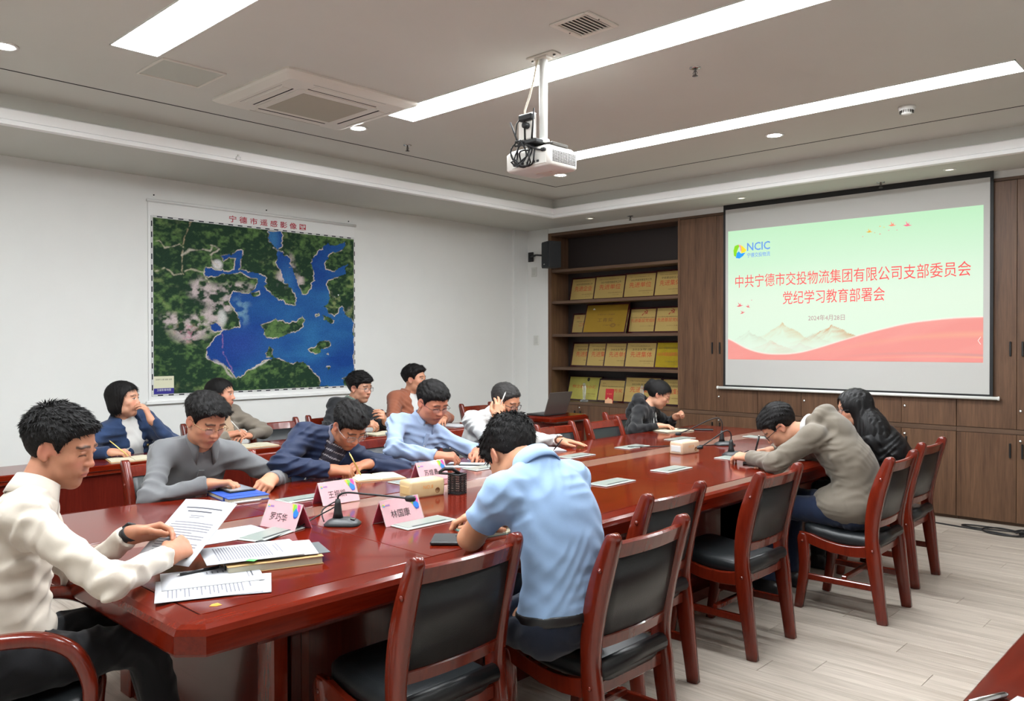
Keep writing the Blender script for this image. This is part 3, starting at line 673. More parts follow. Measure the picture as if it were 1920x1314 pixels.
# ================================================================== WALL MAP
t = thing('wall_map', 'large rolled satellite map with blue sea and green land on the white wall', 'map', (X0, 2.89, .99), 0)
MY, MZ = 2.12, 1.725                        # sheet along +y, up +z; local origin lower left corner
M_PAPER = mat('map_paper', (226, 226, 224), rough=0.6)
MB().span((.004, .012, .01), (.008, MY-.002, MZ)).build('sheet', M_PAPER, t)
MB().tube([(.016, .0, MZ), (.016, MY+.01, MZ)], .013, 10).build('top_rod', M_PAPER, t)
MB().box((.016, MY/2+.025, .012), (.022, MY+.08, .030), .004).build('bottom_rod', M_PAPER, t)
MB().span((.008, .036, .066), (.0095, MY+.002-.0, 1.600)).build('black_margin', mat('map_border', (40, 42, 52), rough=0.6), t)
for k in range(0, 33, 2):
    z = .07+k*.0464
    MB().span((.0095, .038, z), (.0102, .046, z+.0464)).build('border_tick', M_PAPER, t); MB().span((.0095, 2.113, z), (.0102, 2.121, z+.0464)).build('border_tick', M_PAPER, t)
for k in range(0, 45, 2):
    y = .04+k*.0462
    MB().span((.0095, y, .068), (.0102, y+.0462, .076)).build('border_tick', M_PAPER, t); MB().span((.0095, y, 1.590), (.0102, y+.0462, 1.598)).build('border_tick', M_PAPER, t)
MB().span((.0095, .048, .078), (.0104, 2.111, 1.588)).build('white_margin', M_PAPER, t)
# printed picture. coordinates read off the sheet: 0..1 across, 0..1 up
def poly_mask(U, V, pts):
    pts = np.array(pts, float); ins = np.zeros(U.shape, bool); j = len(pts)-1
    for i in range(len(pts)):
        xi, yi = pts[i]; xj, yj = pts[j]
        c = ((yi > V) != (yj > V)) & (U < (xj-xi)*(V-yi)/((yj-yi) if yj != yi else 1e-9)+xi); ins ^= c; j = i
    return ins
nu, nv = 400, 300
Um, Vm = np.meshgrid(np.linspace(0, 1, nu), np.linspace(0, 1, nv), indexing='ij')
wob = lambda s_, f_, a: (fbm(Um*f_, Vm*f_, s_)-.5)*a
Uw, Vw = Um+wob(3, 12, .045)+wob(31, 40, .026), Vm+wob(9, 12, .045)+wob(37, 40, .026)
# px positions taken over the sheet (x 0-1250, y 0-1060 from the top)
q = lambda *p: [(x/1250, 1-y/1060) for x, y in p]
land = poly_mask(Uw, Vw, [(-.1, -.1), (1.1, -.1), (1.1, 1.1), (-.1, 1.1)])
sea = np.zeros_like(land)
for pl in (q((655, 0), (735, -5), (735, 95), (715, 120), (780, 190), (840, 300), (850, 380), (905, 420), (945, 370), (960, 300), (945, 200), (975, 140), (1030, 90), (1050, 40), (1075, 60), (1180, 30), (1200, 60), (1130, 100), (1060, 130), (1015, 190), (1030, 250), (1100, 245), (1190, 180), (1180, 250), (1070, 300), (1035, 340), (1070, 430), (1035, 500), (1090, 570), (1150, 480), (1170, 540), (1250, 600), (1250, 960), (1170, 1000), (1180, 1060), (990, 1060), (1010, 1000), (950, 940), (880, 880), (780, 880), (690, 850), (650, 870), (560, 920), (450, 985), (370, 890), (290, 840), (285, 770), (370, 700), (390, 680), (330, 690), (300, 640), (330, 640), (390, 680), (470, 660), (460, 560), (410, 480), (430, 430), (520, 440), (560, 400), (600, 330), (480, 300), (290, 330), (275, 290), (380, 290), (395, 220), (370, 190), (430, 180), (495, 150), (500, 190), (490, 260), (470, 290), (610, 300), (640, 330), (640, 390), (730, 470), (840, 500), (855, 430), (755, 350), (715, 230), (720, 130), (665, 80)),):
    sea |= poly_mask(Uw, Vw, pl)
for isl in (q((605, 625), (700, 590), (800, 610), (880, 570), (910, 590), (890, 640), (790, 690), (740, 720), (640, 720)), q((930, 790), (1000, 745), (1065, 745), (1070, 780), (985, 820), (935, 815)), q((375, 230), (420, 190), (465, 210), (440, 280), (385, 300)), q((280, 360), (470, 330), (560, 330), (570, 390), (450, 420), (300, 430)), q((975, 560), (1005, 545), (1005, 575), (980, 585)), q((1035, 560), (1085, 590), (1075, 615), (1045, 600)), q((540, 420), (610, 410), (620, 440), (570, 460)), q((1020, 835), (1045, 830), (1040, 855)), q((1040, 930), (1070, 925), (1070, 960)), q((640, 855), (660, 770), (690, 790), (690, 850))):
    sea &= ~poly_mask(Uw, Vw, isl)
f1 = fbm(Um*9, Vm*9, 21, 6); f2 = fbm(Um*34, Vm*34, 33, 4); f3 = fbm(Um*5, Vm*5, 50, 4); f4 = fbm(Um*70, Vm*70, 71, 3)
lerp3 = lambda a, b_, k: np.asarray(a)*(1-k[..., None])+np.asarray(b_)*k[..., None]
gr = lerp3(np.broadcast_to(L(30, 54, 38), Um.shape+(3,)), L(88, 118, 66), np.clip((f1-.36)*2.2+(f2-.5)*1.8+(f4-.5)*2.0, 0, 1))
gr = lerp3(gr, L(140, 150, 100), np.clip((f3-.54)*4, 0, 1)*np.clip((f2-.48)*6, 0, 1)*.7)
def shore(mask, n):
    m = mask.copy()
    for _ in range(n):
        m2 = m.copy(); m2[1:] |= m[:-1]; m2[:-1] |= m[1:]; m2[:, 1:] |= m[:, :-1]; m2[:, :-1] |= m[:, 1:]; m = m2
    return m
near = shore(sea, 2) & ~sea
gr = lerp3(gr, L(186, 176, 168), near*np.clip((fbm(Um*20, Vm*20, 61)-.40)*6, 0, 1))
def blob(cx, cy, rx, ry): return np.exp(-(((Um-cx/1250)/(rx/1250))**2+((Vm-1+cy/1060)/(ry/1060))**2))
town = blob(190, 690, 110, 80)+blob(90, 610, 70, 50)+blob(270, 610, 90, 60)+blob(345, 590, 60, 70)+blob(330, 450, 130, 60)+blob(250, 400, 60, 70)+blob(800, 240, 40, 110)+blob(740, 320, 40, 70)+blob(870, 330, 30, 60)+blob(390, 520, 60, 40)+blob(1110, 400, 40, 40)*.6+blob(1190, 500, 70, 50)*.5+blob(480, 390, 110, 40)
tn = np.clip(town*1.5-.45, 0, 1)*np.clip((f2-.36)*5, 0, 1)*(~sea)
gr = lerp3(gr, L(196, 178, 180), tn*.85)
gr = lerp3(gr, L(186, 110, 140), np.clip(blob(180, 690, 80, 70)*1.6-.5, 0, 1)*np.clip((f4-.42)*5, 0, 1)*.8)
gr = lerp3(gr, L(200, 196, 196), np.clip(blob(350, 255, 42, 45)*3-1.4, 0, 1))
gr = lerp3(gr, L(190, 194, 190), np.clip(blob(375, 590, 38, 75)*2.2-1, 0, 1)*.8)
gr = lerp3(gr, L(240, 244, 244), np.clip(blob(1140, 400, 45, 40)*2-.6, 0, 1)*(f4 > .66))
se = lerp3(np.broadcast_to(L(24, 64, 132), Um.shape+(3,)), L(42, 100, 152), np.clip((fbm(Um*4, Vm*5, 90)-.40)*2.4+np.clip((Um-.45)*.9, 0, .4)*(Vm > .2), 0, 1))
se = lerp3(se, L(38, 62, 138), np.clip(blob(500, 760, 150, 110)*.8, 0, 1))
se = lerp3(se, L(112, 150, 172), np.clip(blob(490, 540, 60, 110)*1.4-.3, 0, 1)*np.clip((f2-.42)*5, 0, 1)*.8)
se = lerp3(se, L(60, 120, 168), np.clip(blob(690, 60, 50, 120)-.2, 0, 1)+np.clip(blob(780, 300, 60, 130)*.5-.1, 0, 1))
colm = np.where(sea[..., None], se, gr)
WB1, WB2 = wob(101, 20, .030), wob(103, 20, .030)
def line_col(c, pts, col, wd):
    pts = [(x/1250, 1-y/1060) for x, y in pts]; d = np.full(Um.shape, 9.)
    for (ax, ay), (bx_, by) in zip(pts[:-1], pts[1:]):
        t_ = np.clip(((Um-ax)*(bx_-ax)+(Vm-ay)*(by-ay))/((bx_-ax)**2+(by-ay)**2+1e-9), 0, 1)
        d = np.minimum(d, np.hypot((Um-ax-t_*(bx_-ax)+WB1)*1.18, Vm-ay-t_*(by-ay)+WB2))
    return lerp3(c, L(*col), np.clip(1.4-d/wd, 0, 1)*.75)
colm = line_col(colm, [(0, 150), (30, 140), (60, 175), (110, 165), (140, 150), (160, 170), (150, 215)], (188, 180, 160), .0045)
colm = line_col(colm, [(150, 215), (190, 180), (260, 160), (310, 170), (320, 130), (350, 155), (318, 200), (330, 250), (370, 290)], (196, 186, 172), .006)
colm = line_col(colm, [(20, 325), (60, 305), (110, 335), (150, 325), (200, 300), (270, 315), (290, 360)], (190, 182, 160), .0055)
colm = line_col(colm, [(150, 215), (150, 290), (165, 330)], (170, 160, 130), .003)
colm = line_col(colm, [(200, 0), (170, 110), (150, 200)], (168, 150, 120), .004)
colm = line_col(colm, [(380, 690), (385, 830), (400, 870), (440, 940)], (150, 110, 160), .0035)
colm = line_col(colm, [(560, 920), (650, 865)], (200, 196, 190), .007); colm = line_col(colm, [(290, 840), (370, 895), (440, 975)], (190, 180, 172), .007)
colm = line_col(colm, [(720, 130), (700, 120)], (200, 190, 180), .006)
Pm = np.stack([np.full_like(Um, .0112), .052+Um*2.055, .082+Vm*1.502], -1).reshape(-1, 3)
I = np.arange(nu*nv).reshape(nu, nv); F = np.stack([I[:-1, :-1], I[1:, :-1], I[1:, 1:], I[:-1, 1:]], -1).reshape(-1, 4)
sat = np_mesh('satellite_print', Pm, F, attr_mat('map_print', rough=0.65, spec=0.15, noise=0.35, nscale=(110, 110, 110)), t, colm.reshape(-1, 3)); sat['label'] = 'satellite picture of a bay with islands'
text('宁 德 市 遥 感 影 像 图', 'map_title', mat('title_red', (178, 26, 52), rough=0.5), t, (.0105, 1.06+.08, 1.618), (0, 1, 0), (0, 0, 1), width=.80, height=.062, off=.0008, embolden=.009)
MB().span((.0112, .052, .132), (.0122, .225, .235)).build('legend_table', mat('legend_cream', (214, 212, 184), rough=0.5), t)
MB().span((.0112, .052, .084), (.0122, .225, .132)).build('legend_caption', mat('legend_violet', (40, 34, 130), rough=0.5), t)
text('卫星影像地图', 'legend_text', M_PAPER, t, (.0124, .138, .108), (0, 1, 0), (0, 0, 1), width=.12, off=.0006)
text('比例尺 公里 城镇 道路', 'legend_text', M_INK, t, (.0124, .138, .20), (0, 1, 0), (0, 0, 1), width=.14, off=.0006)
for y, z in ((.065, 1.775), (1.12, 1.77), (2.05, 1.765)):
    MB().lathe([(.006, 0), (.006, .006), (0, .008)], 8, c=(.0, y, z), M=Matrix.Rotation(PI/2, 3, 'Y')).build('nail', M_BLACK, t)
# ================================================================== TABLES AND CHAIRS
M_RW = wood('red_lacquer', (80, 15, 4), (102, 25, 8), scale=(22, 1.6, 22), rough=0.12, coat=0.06, spec=0.36)
M_RWX = wood('red_lacquer_cross', (80, 15, 4), (100, 24, 8), scale=(1.6, 22, 22), rough=0.12, coat=0.06, spec=0.36)
M_RWV = wood('red_lacquer_dark', (70, 18, 12), (86, 25, 17), scale=(18, 18, 1.6), rough=0.2, coat=0.15, spec=0.5)
M_CH = wood('chair_lacquer', (90, 23, 10), (110, 33, 16), scale=(14, 14, 2.0), rough=0.2, coat=0.25, spec=0.5)
M_GROOVE = mat('table_groove', (34, 10, 8), rough=0.5)
M_STRIPW = wood('table_strip', (114, 80, 68), (136, 100, 87), scale=(24, 1.4, 24), rough=0.2, coat=0.1)
M_LEA = mat('black_leather', (26, 29, 31), rough=0.38, spec=0.45, bump=0.25, bscale=(260, 260, 260))
TBX0, TBX1, TBY0, TBY1, TZ = -3.935, -2.060, 0.945, 6.62, 0.76
t = thing('conference_table', 'long glossy red wood conference table in the middle of the room', 'table', (TBX0, TBY0, 0))
TW, TL = TBX1-TBX0, TBY1-TBY0
bw = .085
# bevelled border frame with cut corners
def octa(d, h, c=.06):
    k = max(c-.586*d, .004); x0, x1, y0, y1 = d, TW-d, d, TL-d
    return [(x0+k, y0, h), (x1-k, y0, h), (x1, y0+k, h), (x1, y1-k, h), (x1-k, y1, h), (x0+k, y1, h), (x0, y1-k, h), (x0, y0+k, h)]
MB().loft([octa(d, h) for d, h in ((.05, .672), (.004, .672), (0, .680), (0, .728), (.008, .744), (.026, .752), (bw-.003, .760), (bw-.003, .72))], closed=True, cap=False, smooth=False).build('edge_border', M_RW, t)
MB().span((bw-.004, bw-.004, .70), (TW-bw+.004, TL-bw+.004, .7545)).build('groove_bed', M_GROOVE, t)
ys = [bw+.004, 1.865-TBY0, 3.74-TBY0, 5.61-TBY0, TL-bw-.004]
sx0, sx1 = .735, .905                     # centre strip, local x
for i in range(4):
    ya, yb = ys[i]+.0012, ys[i+1]-.0012
    MB().span((bw+.005, ya, .72), (sx0-.003, yb, .760), .0015).build('top_panel', M_RW, t)
    MB().span((sx1+.003, ya, .72), (TW-bw-.005, yb, .760), .0015).build('top_panel', M_RW, t)
    MB().span((sx0, ya, .72), (sx1, yb, .7575), .001).build('centre_strip', M_STRIPW, t)
# under-frame and pedestals
MB().span((.16, .30, .60), (TW-.16, TL-.30, .672)).build('under_frame', M_RWV, t)
MB().span((.325, .455, .0), (TW-.43, .485, .672), .002).build('end_panel', M_RWV, t)
MB().span((.325, TL-.485, .0), (TW-.43, TL-.455, .672), .002).build('end_panel', M_RWV, t)
for x in (.30, TW-.42):
    for y in (.44, TL-.50): MB().span((x, y, .0), (x+.10, y+.06, .672), .006).build('corner_post', M_CH, t)
for k in range(3):
    ya = .60+k*1.72
    for x in (.46, TW-.50): MB().span((x, ya, .06), (x+.03, ya+1.30, .60), .002).build('side_panel', M_RWV, t)
    for x in (.455, TW-.478): MB().span((x, ya+.04, .02), (x+.012, ya+.07, .60)).build('panel_batten', M_CH, t)
MB().span((.40, .55, .0), (TW-.40, TL-.55, .06)).build('plinth', M_RWV, t)
MB().prism([(-.013, .012), (.013, .012), (.013, -.006), (0, -.02), (-.013, -.006)], .0006, T=(TW-.135, .155, .7603)).build('sticker', mat('gold_sticker', (196, 140, 40), rough=0.4), t)

def side_table(label, x0, x1, y0, y1, front, parts=2):
    t = thing('side_table', label, 'table', (x0, y0, 0), group='narrow red side tables')
    W, L_ = x1-x0, y1-y0
    MB().span((0, 0, .722), (W, L_, .76), .006).build('top', M_RW, t)
    fx = W-.05 if front > 0 else .03
    MB().span((.01, .01, .70), (W-.01, L_-.01, .722), .004).build('moulding', M_CH, t)
    for k in range(parts):
        a, b_ = L_*k/parts+.05, L_*(k+1)/parts-.05
        MB().span((fx, a, .08), (fx+.02, b_, .70), .002).build('modesty_panel', M_RWV, t)
    for k in range(parts+1):
        yy = min(max(L_*k/parts-.02, .01), L_-.05); MB().span((.03, yy, 0), (W-.03, yy+.04, .70), .003).build('leg_panel', M_CH, t)
    return t
side_table('narrow red side table along the map wall, nearest the camera', -5.63, -5.23, -0.90, 1.135, 1)
side_table('narrow red side table in front of the woman in the denim jacket', -5.63, -5.23, 1.14, 3.19, 1)
side_table('narrow red side table in front of the two men by the map', -5.63, -5.23, 3.195, 5.25, 1)
side_table('narrow red side table cutting the lower right corner of the photo', -0.48, -0.08, 0.9, 2.79, -1)
side_table('narrow red side table continuing off the right edge of the photo', -0.48, -0.08, 2.795, 4.685, -1)

# ------------------------------------------------------------------ chairs
def post_rings(cl, w, x, ch=.006):
    """cl: list of (y, z, half thickness); rings of 8 points, width w along x"""
    rings = []
    for i, (y, z, h) in enumerate(cl):
        a = cl[max(i-1, 0)]; b_ = cl[min(i+1, len(cl)-1)]
        ty, tz = b_[0]-a[0], b_[1]-a[1]; l = math.hypot(ty, tz); ny, nz = tz/l, -ty/l
        p = lambda u, s_: (x+u, y+ny*s_, z+nz*s_)
        hw = w/2; c = min(ch, h*.6)
        rings.append([p(-hw, -h+c), p(-hw, h-c), p(-hw+c, h), p(hw-c, h), p(hw, h-c), p(hw, -h+c), p(hw-c, -h), p(-hw+c, -h)])
    return rings
def curve(pts, n):
    """Catmull-Rom resample of tuples"""
    out = []; m = len(pts)
    for i in range(m-1):
        p0, p1, p2, p3 = pts[max(i-1, 0)], pts[i], pts[i+1], pts[min(i+2, m-1)]
        for k in range(n):
            s_ = k/n
            out.append(tuple(.5*((2*b_)+(-a+c)*s_+(2*a-5*b_+4*c-d)*s_*s_+(-a+3*b_-3*c+d)*s_**3) for a, b_, c, d in zip(p0, p1, p2, p3)))
    out.append(tuple(pts[-1])); return out
def slab_rings(rows, n=12, r=.02):
    """rows: (y, z, half width x, half thickness along y); soft leather slab going up z"""
    rings = []
    for y, z, hx, hy in rows:
        pts = []
        for k in range(n):
            a = 2*PI*k/n; cx, sx = math.cos(a), math.sin(a)
            e = .35
            pts.append((hx*math.copysign(abs(cx)**e, cx), y+hy*math.copysign(abs(sx)**.7, sx), z))
        rings.append(pts)
    return rings
def seat_pad(t, name='seat_cushion'):
    rows = []
    n = 28
    def ring(k, z, sag=0):
        pts = []
        for i in range(n):
            a = 2*PI*i/n; c, s_ = math.cos(a), math.sin(a)
            x = .190*k*math.copysign(abs(c)**.3, c); y = .012+.212*k*math.copysign(abs(s_)**.3, s_)
            pts.append((x, y, z + .028*((y+.05)/.26)**2*(1 if y > -.05 else .15) - sag))
        return pts
    return MB().loft([ring(.96, .385), ring(1.0, .40), ring(1.0, .432), ring(.94, .447), ring(.80, .455), ring(.5, .453), ring(.15, .450)]).build(name, M_LEA, t)
POST = curve([(-.228, 0.0, .027), (-.212, .12, .030), (-.190, .28, .036), (-.180, .37, .038), (-.172, .46, .034), (-.176, .55, .037), (-.194, .66, .039), (-.222, .76, .036), (-.248, .835, .030), (-.263, .876, .026), (-.267, .890, .019), (-.268, .897, .008)], 3)
FLEG = curve([(.230, 0.0, .023), (.214, .10, .025), (.196, .22, .029), (.198, .33, .031), (.205, .395, .030), (.205, .425, .018)], 3)
def bolt(t, x, y, z, sgn):
    MB().lathe([(.009, 0), (.008, .003), (0, .004)], 12, c=(x, y, z), M=Matrix.Rotation(sgn*PI/2, 3, 'Y')).build('bolt_cap', M_CH, t)
def make_chair(label, group, arms=False):
    t = thing('conference_chair', label, 'chair', group=group)
    for s_ in (-1, 1):
        MB().loft(post_rings(POST, .036, s_*.205)).build('back_post', M_CH, t)
        MB().loft(post_rings(FLEG, .036, s_*.205)).build('front_leg', M_CH, t)
        top = curve([(-.20, .425), (-.12, .400), (-.02, .392), (.08, .405), (.16, .428), (.225, .432)], 3)
        bot = [(.215, .385), (.14, .362), (.04, .340), (-.06, .334), (-.20, .345)]
        poly = [(y, z) for y, z in top]+bot
        m = MB(); m.prism(poly, .026, M=Matrix(((0, 0, 1), (1, 0, 0), (0, 1, 0))), T=(s_*.205-.013, 0, 0)); m.build('seat_rail', M_CH, t, bevel=.004)
        MB().box((s_*.205, .0, .185), (.024, .40, .034), .004).build('side_stretcher', M_CH, t)
        bolt(t, s_*.2235, -.222, .775, s_); bolt(t, s_*.2235, -.18, .385, s_); bolt(t, s_*.2235, .203, .385, s_)
    MB().box((0, .212, .385), (.375, .024, .055), .005).build('front_rail', M_CH, t)
    MB().box((0, -.176, .372), (.375, .024, .05), .005).build('rear_rail', M_CH, t)
    MB().box((0, -.02, .205), (.39, .028, .026), .004).build('cross_stretcher', M_CH, t)
    # back: curved top rail, leather panel, lower rail
    def bowed(z0, z1, y0, y1, th, name, m, bow=.016, seg=8, soft=False):
        rings = []
        for i in range(seg+1):
            u = -1+2*i/seg; x = u*.190; b_ = -bow*(1-u*u)
            k = th/2
            if soft:
                rings.append([(x, y0+b_-k*.6, z0), (x, y0+b_+k*.7, z0), (x, (y0+y1)/2+b_+k*1.5, (z0+z1)/2), (x, y1+b_+k*.7, z1), (x, y1+b_-k*.6, z1), (x, (y0+y1)/2+b_-k*.8, (z0+z1)/2)])
            else:
                rings.append([(x, y0+b_-k, z0), (x, y0+b_+k, z0), (x, y1+b_+k, z1-.006), (x, y1+b_+k*.4, z1), (x, y1+b_-k*.4, z1), (x, y1+b_-k, z1-.006)])
        return MB().loft(rings, smooth=soft).build(name, m, t)
    bowed(.812, .866, -.243, -.258, .026, 'top_rail', M_CH)
    bowed(.548, .812, -.186, -.243, .030, 'back_panel', M_LEA, soft=True)
    bowed(.505, .548, -.178, -.186, .024, 'lower_rail', M_CH)
    seat_pad(t)
    MB().tube([(-.185, -.186, .435), (.185, -.186, .435)], .030, 12).build('cushion_roll', M_LEA, t)
    if arms:
        for s_ in (-1, 1):
            arm = curve([(-.215, .645, .016), (-.12, .672, .018), (.02, .688, .019), (.12, .682, .020), (.195, .642, .020), (.232, .57, .020), (.240, .50, .019), (.225, .41, .018)], 4)
            MB().loft(post_rings(arm, .044, s_*.232, .010)).build('armrest', M_CH, t)
    return t
RG, LG, BG = 'chairs along the right side of the conference table', 'chairs along the left side of the conference table', 'chairs behind the side tables'
proto = make_chair('empty red wood chair nearest the camera, pushed up to the table', RG)
proto.location = (-2.04, 1.69, 0); proto.rotation_euler = (0, 0, PI/2)
def chair(x, y, rz, label, group):
    c = copy_tree(proto); c.location = (x, y, 0); c.rotation_euler = (0, 0, rz); tag(c, label, 'chair', group); return c
RQ = PI/2
chair(-1.80, 2.30, RQ, 'red wood chair of the man in the blue polo shirt', RG)
chair(-2.115, 2.96, RQ, 'empty red wood chair just past the man in the blue polo shirt', RG)
chair(-2.04, 3.78, RQ, 'empty red wood chair in front of the man in the grey hooded jacket', RG)
chair(-1.77, 4.70, RQ+.02, 'red wood chair of the man in the grey hooded jacket', RG)
chair(-1.85, 5.51, RQ, 'red wood chair of the woman with long black hair', RG)
LQ = -PI/2
chair(-4.10, 1.90, LQ, 'red wood chair of the man in the grey shirt with glasses', LG)
chair(-4.02, 2.57, LQ, 'red wood chair of the man in the navy jacket', LG)
chair(-4.12, 3.33, LQ, 'red wood chair of the heavy man in the light blue shirt', LG)
chair(-4.15, 4.06, LQ, 'red wood chair of the man resting his forehead on his hand', LG)
chair(-3.775, 4.745, LQ, 'empty red wood chair behind the white shirt sleeve', LG)
chair(-3.785, 5.36, LQ, 'empty red wood chair next to the woman in the black hoodie', LG)
chair(-4.06, 5.97, LQ, 'red wood chair of the woman in the black hoodie', LG)
chair(-5.75, 2.40, LQ, 'red wood chair of the woman in the denim jacket', BG)
chair(-5.78, 2.98, LQ, 'red wood chair of the woman in the taupe cardigan', BG)
chair(-5.66, 3.46, LQ, 'empty red wood chair by the map, right of the taupe cardigan', BG)
chair(-5.72, 4.03, LQ, 'red wood chair of the man in the black jacket by the map', BG)
chair(-5.75, 4.82, LQ, 'red wood chair of the man in the brown blazer', BG)
chair(-5.72, 5.80, LQ, 'empty red wood chair by the white wall near the laptop', BG)
ac = make_chair('red wood armchair of the man in the cream shirt, lower left corner', 'armchair at the table end', arms=True)
ac.location = (-2.75, .735, 0); ac.rotation_euler = (0, 0, math.radians(-26)); del ac["group"]
# ------------------------------------------------------------------ lectern and laptop
t = thing('lectern', 'small red wood lectern carrying the laptop near the left wall', 'lectern', (-5.20, 6.13, 0), math.radians(90))
MB().loft([sqring(.27, .20, .74, .05), sqring(.285, .215, .755, .05), sqring(.285, .215, .782, .05), sqring(.265, .195, .80, .05)], smooth=False).build('top', M_RWX, t)
MB().span((-.24, -.17, .0), (.24, .17, .74), .004).build('body', M_RWV, t)
MB().span((-.19, -.178, .12), (.19, -.170, .64), .004).build('front_panel', M_CH, t)
t = thing('laptop', 'open grey laptop seen from behind on the lectern', 'laptop', (-5.16, 6.05, .80), math.radians(90))
MB().box((0, .09, .010), (.33, .23, .016), .004).build('base', mat('laptop_dark', (60, 58, 58), rough=0.4, metal=0.4), t)
Mt = Matrix.Rotation(math.radians(-18), 3, 'X') @ Matrix.Rotation(math.radians(0), 3, 'Z')
lid = MB(); lid.add(*_boxvf((-.165, -.004, 0), (.165, .004, .225)), M=Matrix.Rotation(math.radians(20), 3, 'X'), T=(0, -.025, .018)); lid.build('lid', mat('laptop_grey', (112, 106, 102), rough=0.35, metal=0.6), t)
# ================================================================== PEOPLE: implicit-surface modelling kit
F32 = np.float32
def nv(v):
    v = np.asarray(v, float); return v/(np.linalg.norm(v)+1e-12)
def smin(a, b, k):
    if k <= 0: return np.minimum(a, b)
    h = np.maximum(k-np.abs(a-b), 0)/k
    return np.minimum(a, b)-h*h*k*.25
class SDF:
    """ordered list of primitives; .mesh(h) contours them on a grid with surface nets"""
    def __init__(s): s.ops = []; s.post = []
    def add(s, fn, lo, hi, k=.01, mode='u'):
        s.ops.append((fn, np.asarray(lo, float), np.asarray(hi, float), k, mode)); return s
    def cone(s, a, b, ra, rb, k=.02, mode='u', cut=False, cut_a=False, flat=None, ratio=1.0):
        """round cone a->b. cut: flat end at b. flat/ratio: squash along unit vector flat"""
        a, b = np.asarray(a, float), np.asarray(b, float); ab = b-a; L2 = ab@ab+1e-12; d = nv(ab)
        fl = None if flat is None else nv(flat)
        def fn(P):
            v = P-a.astype(F32)
            t = np.clip((v@ab.astype(F32))/F32(L2), 0, 1)
            w = v-t[..., None]*ab.astype(F32)
            r = ra+(rb-ra)*t
            if fl is not None:
                c = w@fl.astype(F32); w = w+(c*(1/ratio-1))[..., None]*fl.astype(F32)
            q = np.sqrt((w*w).sum(-1))-r
            if fl is not None: q = q*min(1, ratio**.5)
            if cut: q = np.maximum(q, (P-b.astype(F32))@d.astype(F32))
            if cut_a: q = np.maximum(q, -(v@d.astype(F32)))
            return q
        m = max(ra, rb)*max(1, ratio)
        return s.add(fn, np.minimum(a, b)-m, np.maximum(a, b)+m, k, mode)
    def ell(s, c, r, R=None, k=.02, mode='u'):
        """ellipsoid; R columns are its axes"""
        c = np.asarray(c, float); r = np.asarray(r, float); R = np.eye(3) if R is None else np.asarray(R, float)
        Rf, rf = R.astype(F32), r.astype(F32)
        def fn(P):
            q = (P-c.astype(F32))@Rf; k0 = np.sqrt(((q/rf)**2).sum(-1)); k1 = np.sqrt(((q/(rf*rf))**2).sum(-1))
            return k0*(k0-1)/(k1+1e-6)
        e = np.sqrt(((R*r)**2).sum(1))
        return s.add(fn, c-e, c+e, k, mode)
    def box(s, c, half, R=None, rnd=.005, k=.005, mode='u'):
        c = np.asarray(c, float); half = np.asarray(half, float)-rnd; R = np.eye(3) if R is None else np.asarray(R, float)
        def fn(P):
            q = np.abs((P-c.astype(F32))@R.astype(F32))-half.astype(F32)
            return np.sqrt((np.maximum(q, 0)**2).sum(-1))+np.minimum(q.max(-1), 0)-rnd
        e = np.abs(R)@(half+rnd)
        return s.add(fn, c-e, c+e, k, mode)
    def bounds(s):
        lo = np.min([o[1] for o in s.ops if o[4] == 'u'], 0); hi = np.max([o[2] for o in s.ops if o[4] == 'u'], 0); return lo, hi
    def mesh(s, h, disp=None, clip=None):
        lo, hi = s.bounds(); lo = lo-4*h-.006; hi = hi+4*h+.006
        if clip is not None: lo = np.maximum(lo, clip[0]); hi = np.minimum(hi, clip[1])
        n = np.ceil((hi-lo)/h).astype(int)+1
        ax = [lo[i]+h*np.arange(n[i]) for i in range(3)]
        D = np.full(n, .12, F32)
        for fn, a, b, k, mode in s.ops:
            pad = k+3*h+.004
            sl = []
            for i in range(3):
                i0 = int(np.floor((a[i]-pad-lo[i])/h)); i1 = int(np.ceil((b[i]+pad-lo[i])/h))+1
                sl.append(slice(max(i0, 0), min(max(i1, 0), n[i])))
            if mode in ('i', 'd'): sl = [slice(0, n[i]) for i in range(3)]
            if any(q.stop <= q.start for q in sl): continue
            P = np.stack(np.meshgrid(*[ax[i][sl[i]].astype(F32) for i in range(3)], indexing='ij'), -1)
            sl = tuple(sl)
            if mode == 'd':
                D = D+fn(P, D).astype(F32); continue
            d = fn(P)
            if mode == 'u': D[sl] = smin(D[sl], d, k)
            elif mode == 's': D[sl] = -smin(-D[sl], d, k)
            elif mode == 'i': D[sl] = -smin(-D[sl], -d, k)
        if disp is not None:
            idx = np.nonzero(np.abs(D) < max(.03, 3*h))
            Pq = np.stack([ax[i][idx[i]] for i in range(3)], -1)
            D[idx] += disp(Pq).astype(F32)
        return surface_nets(D, lo, h)
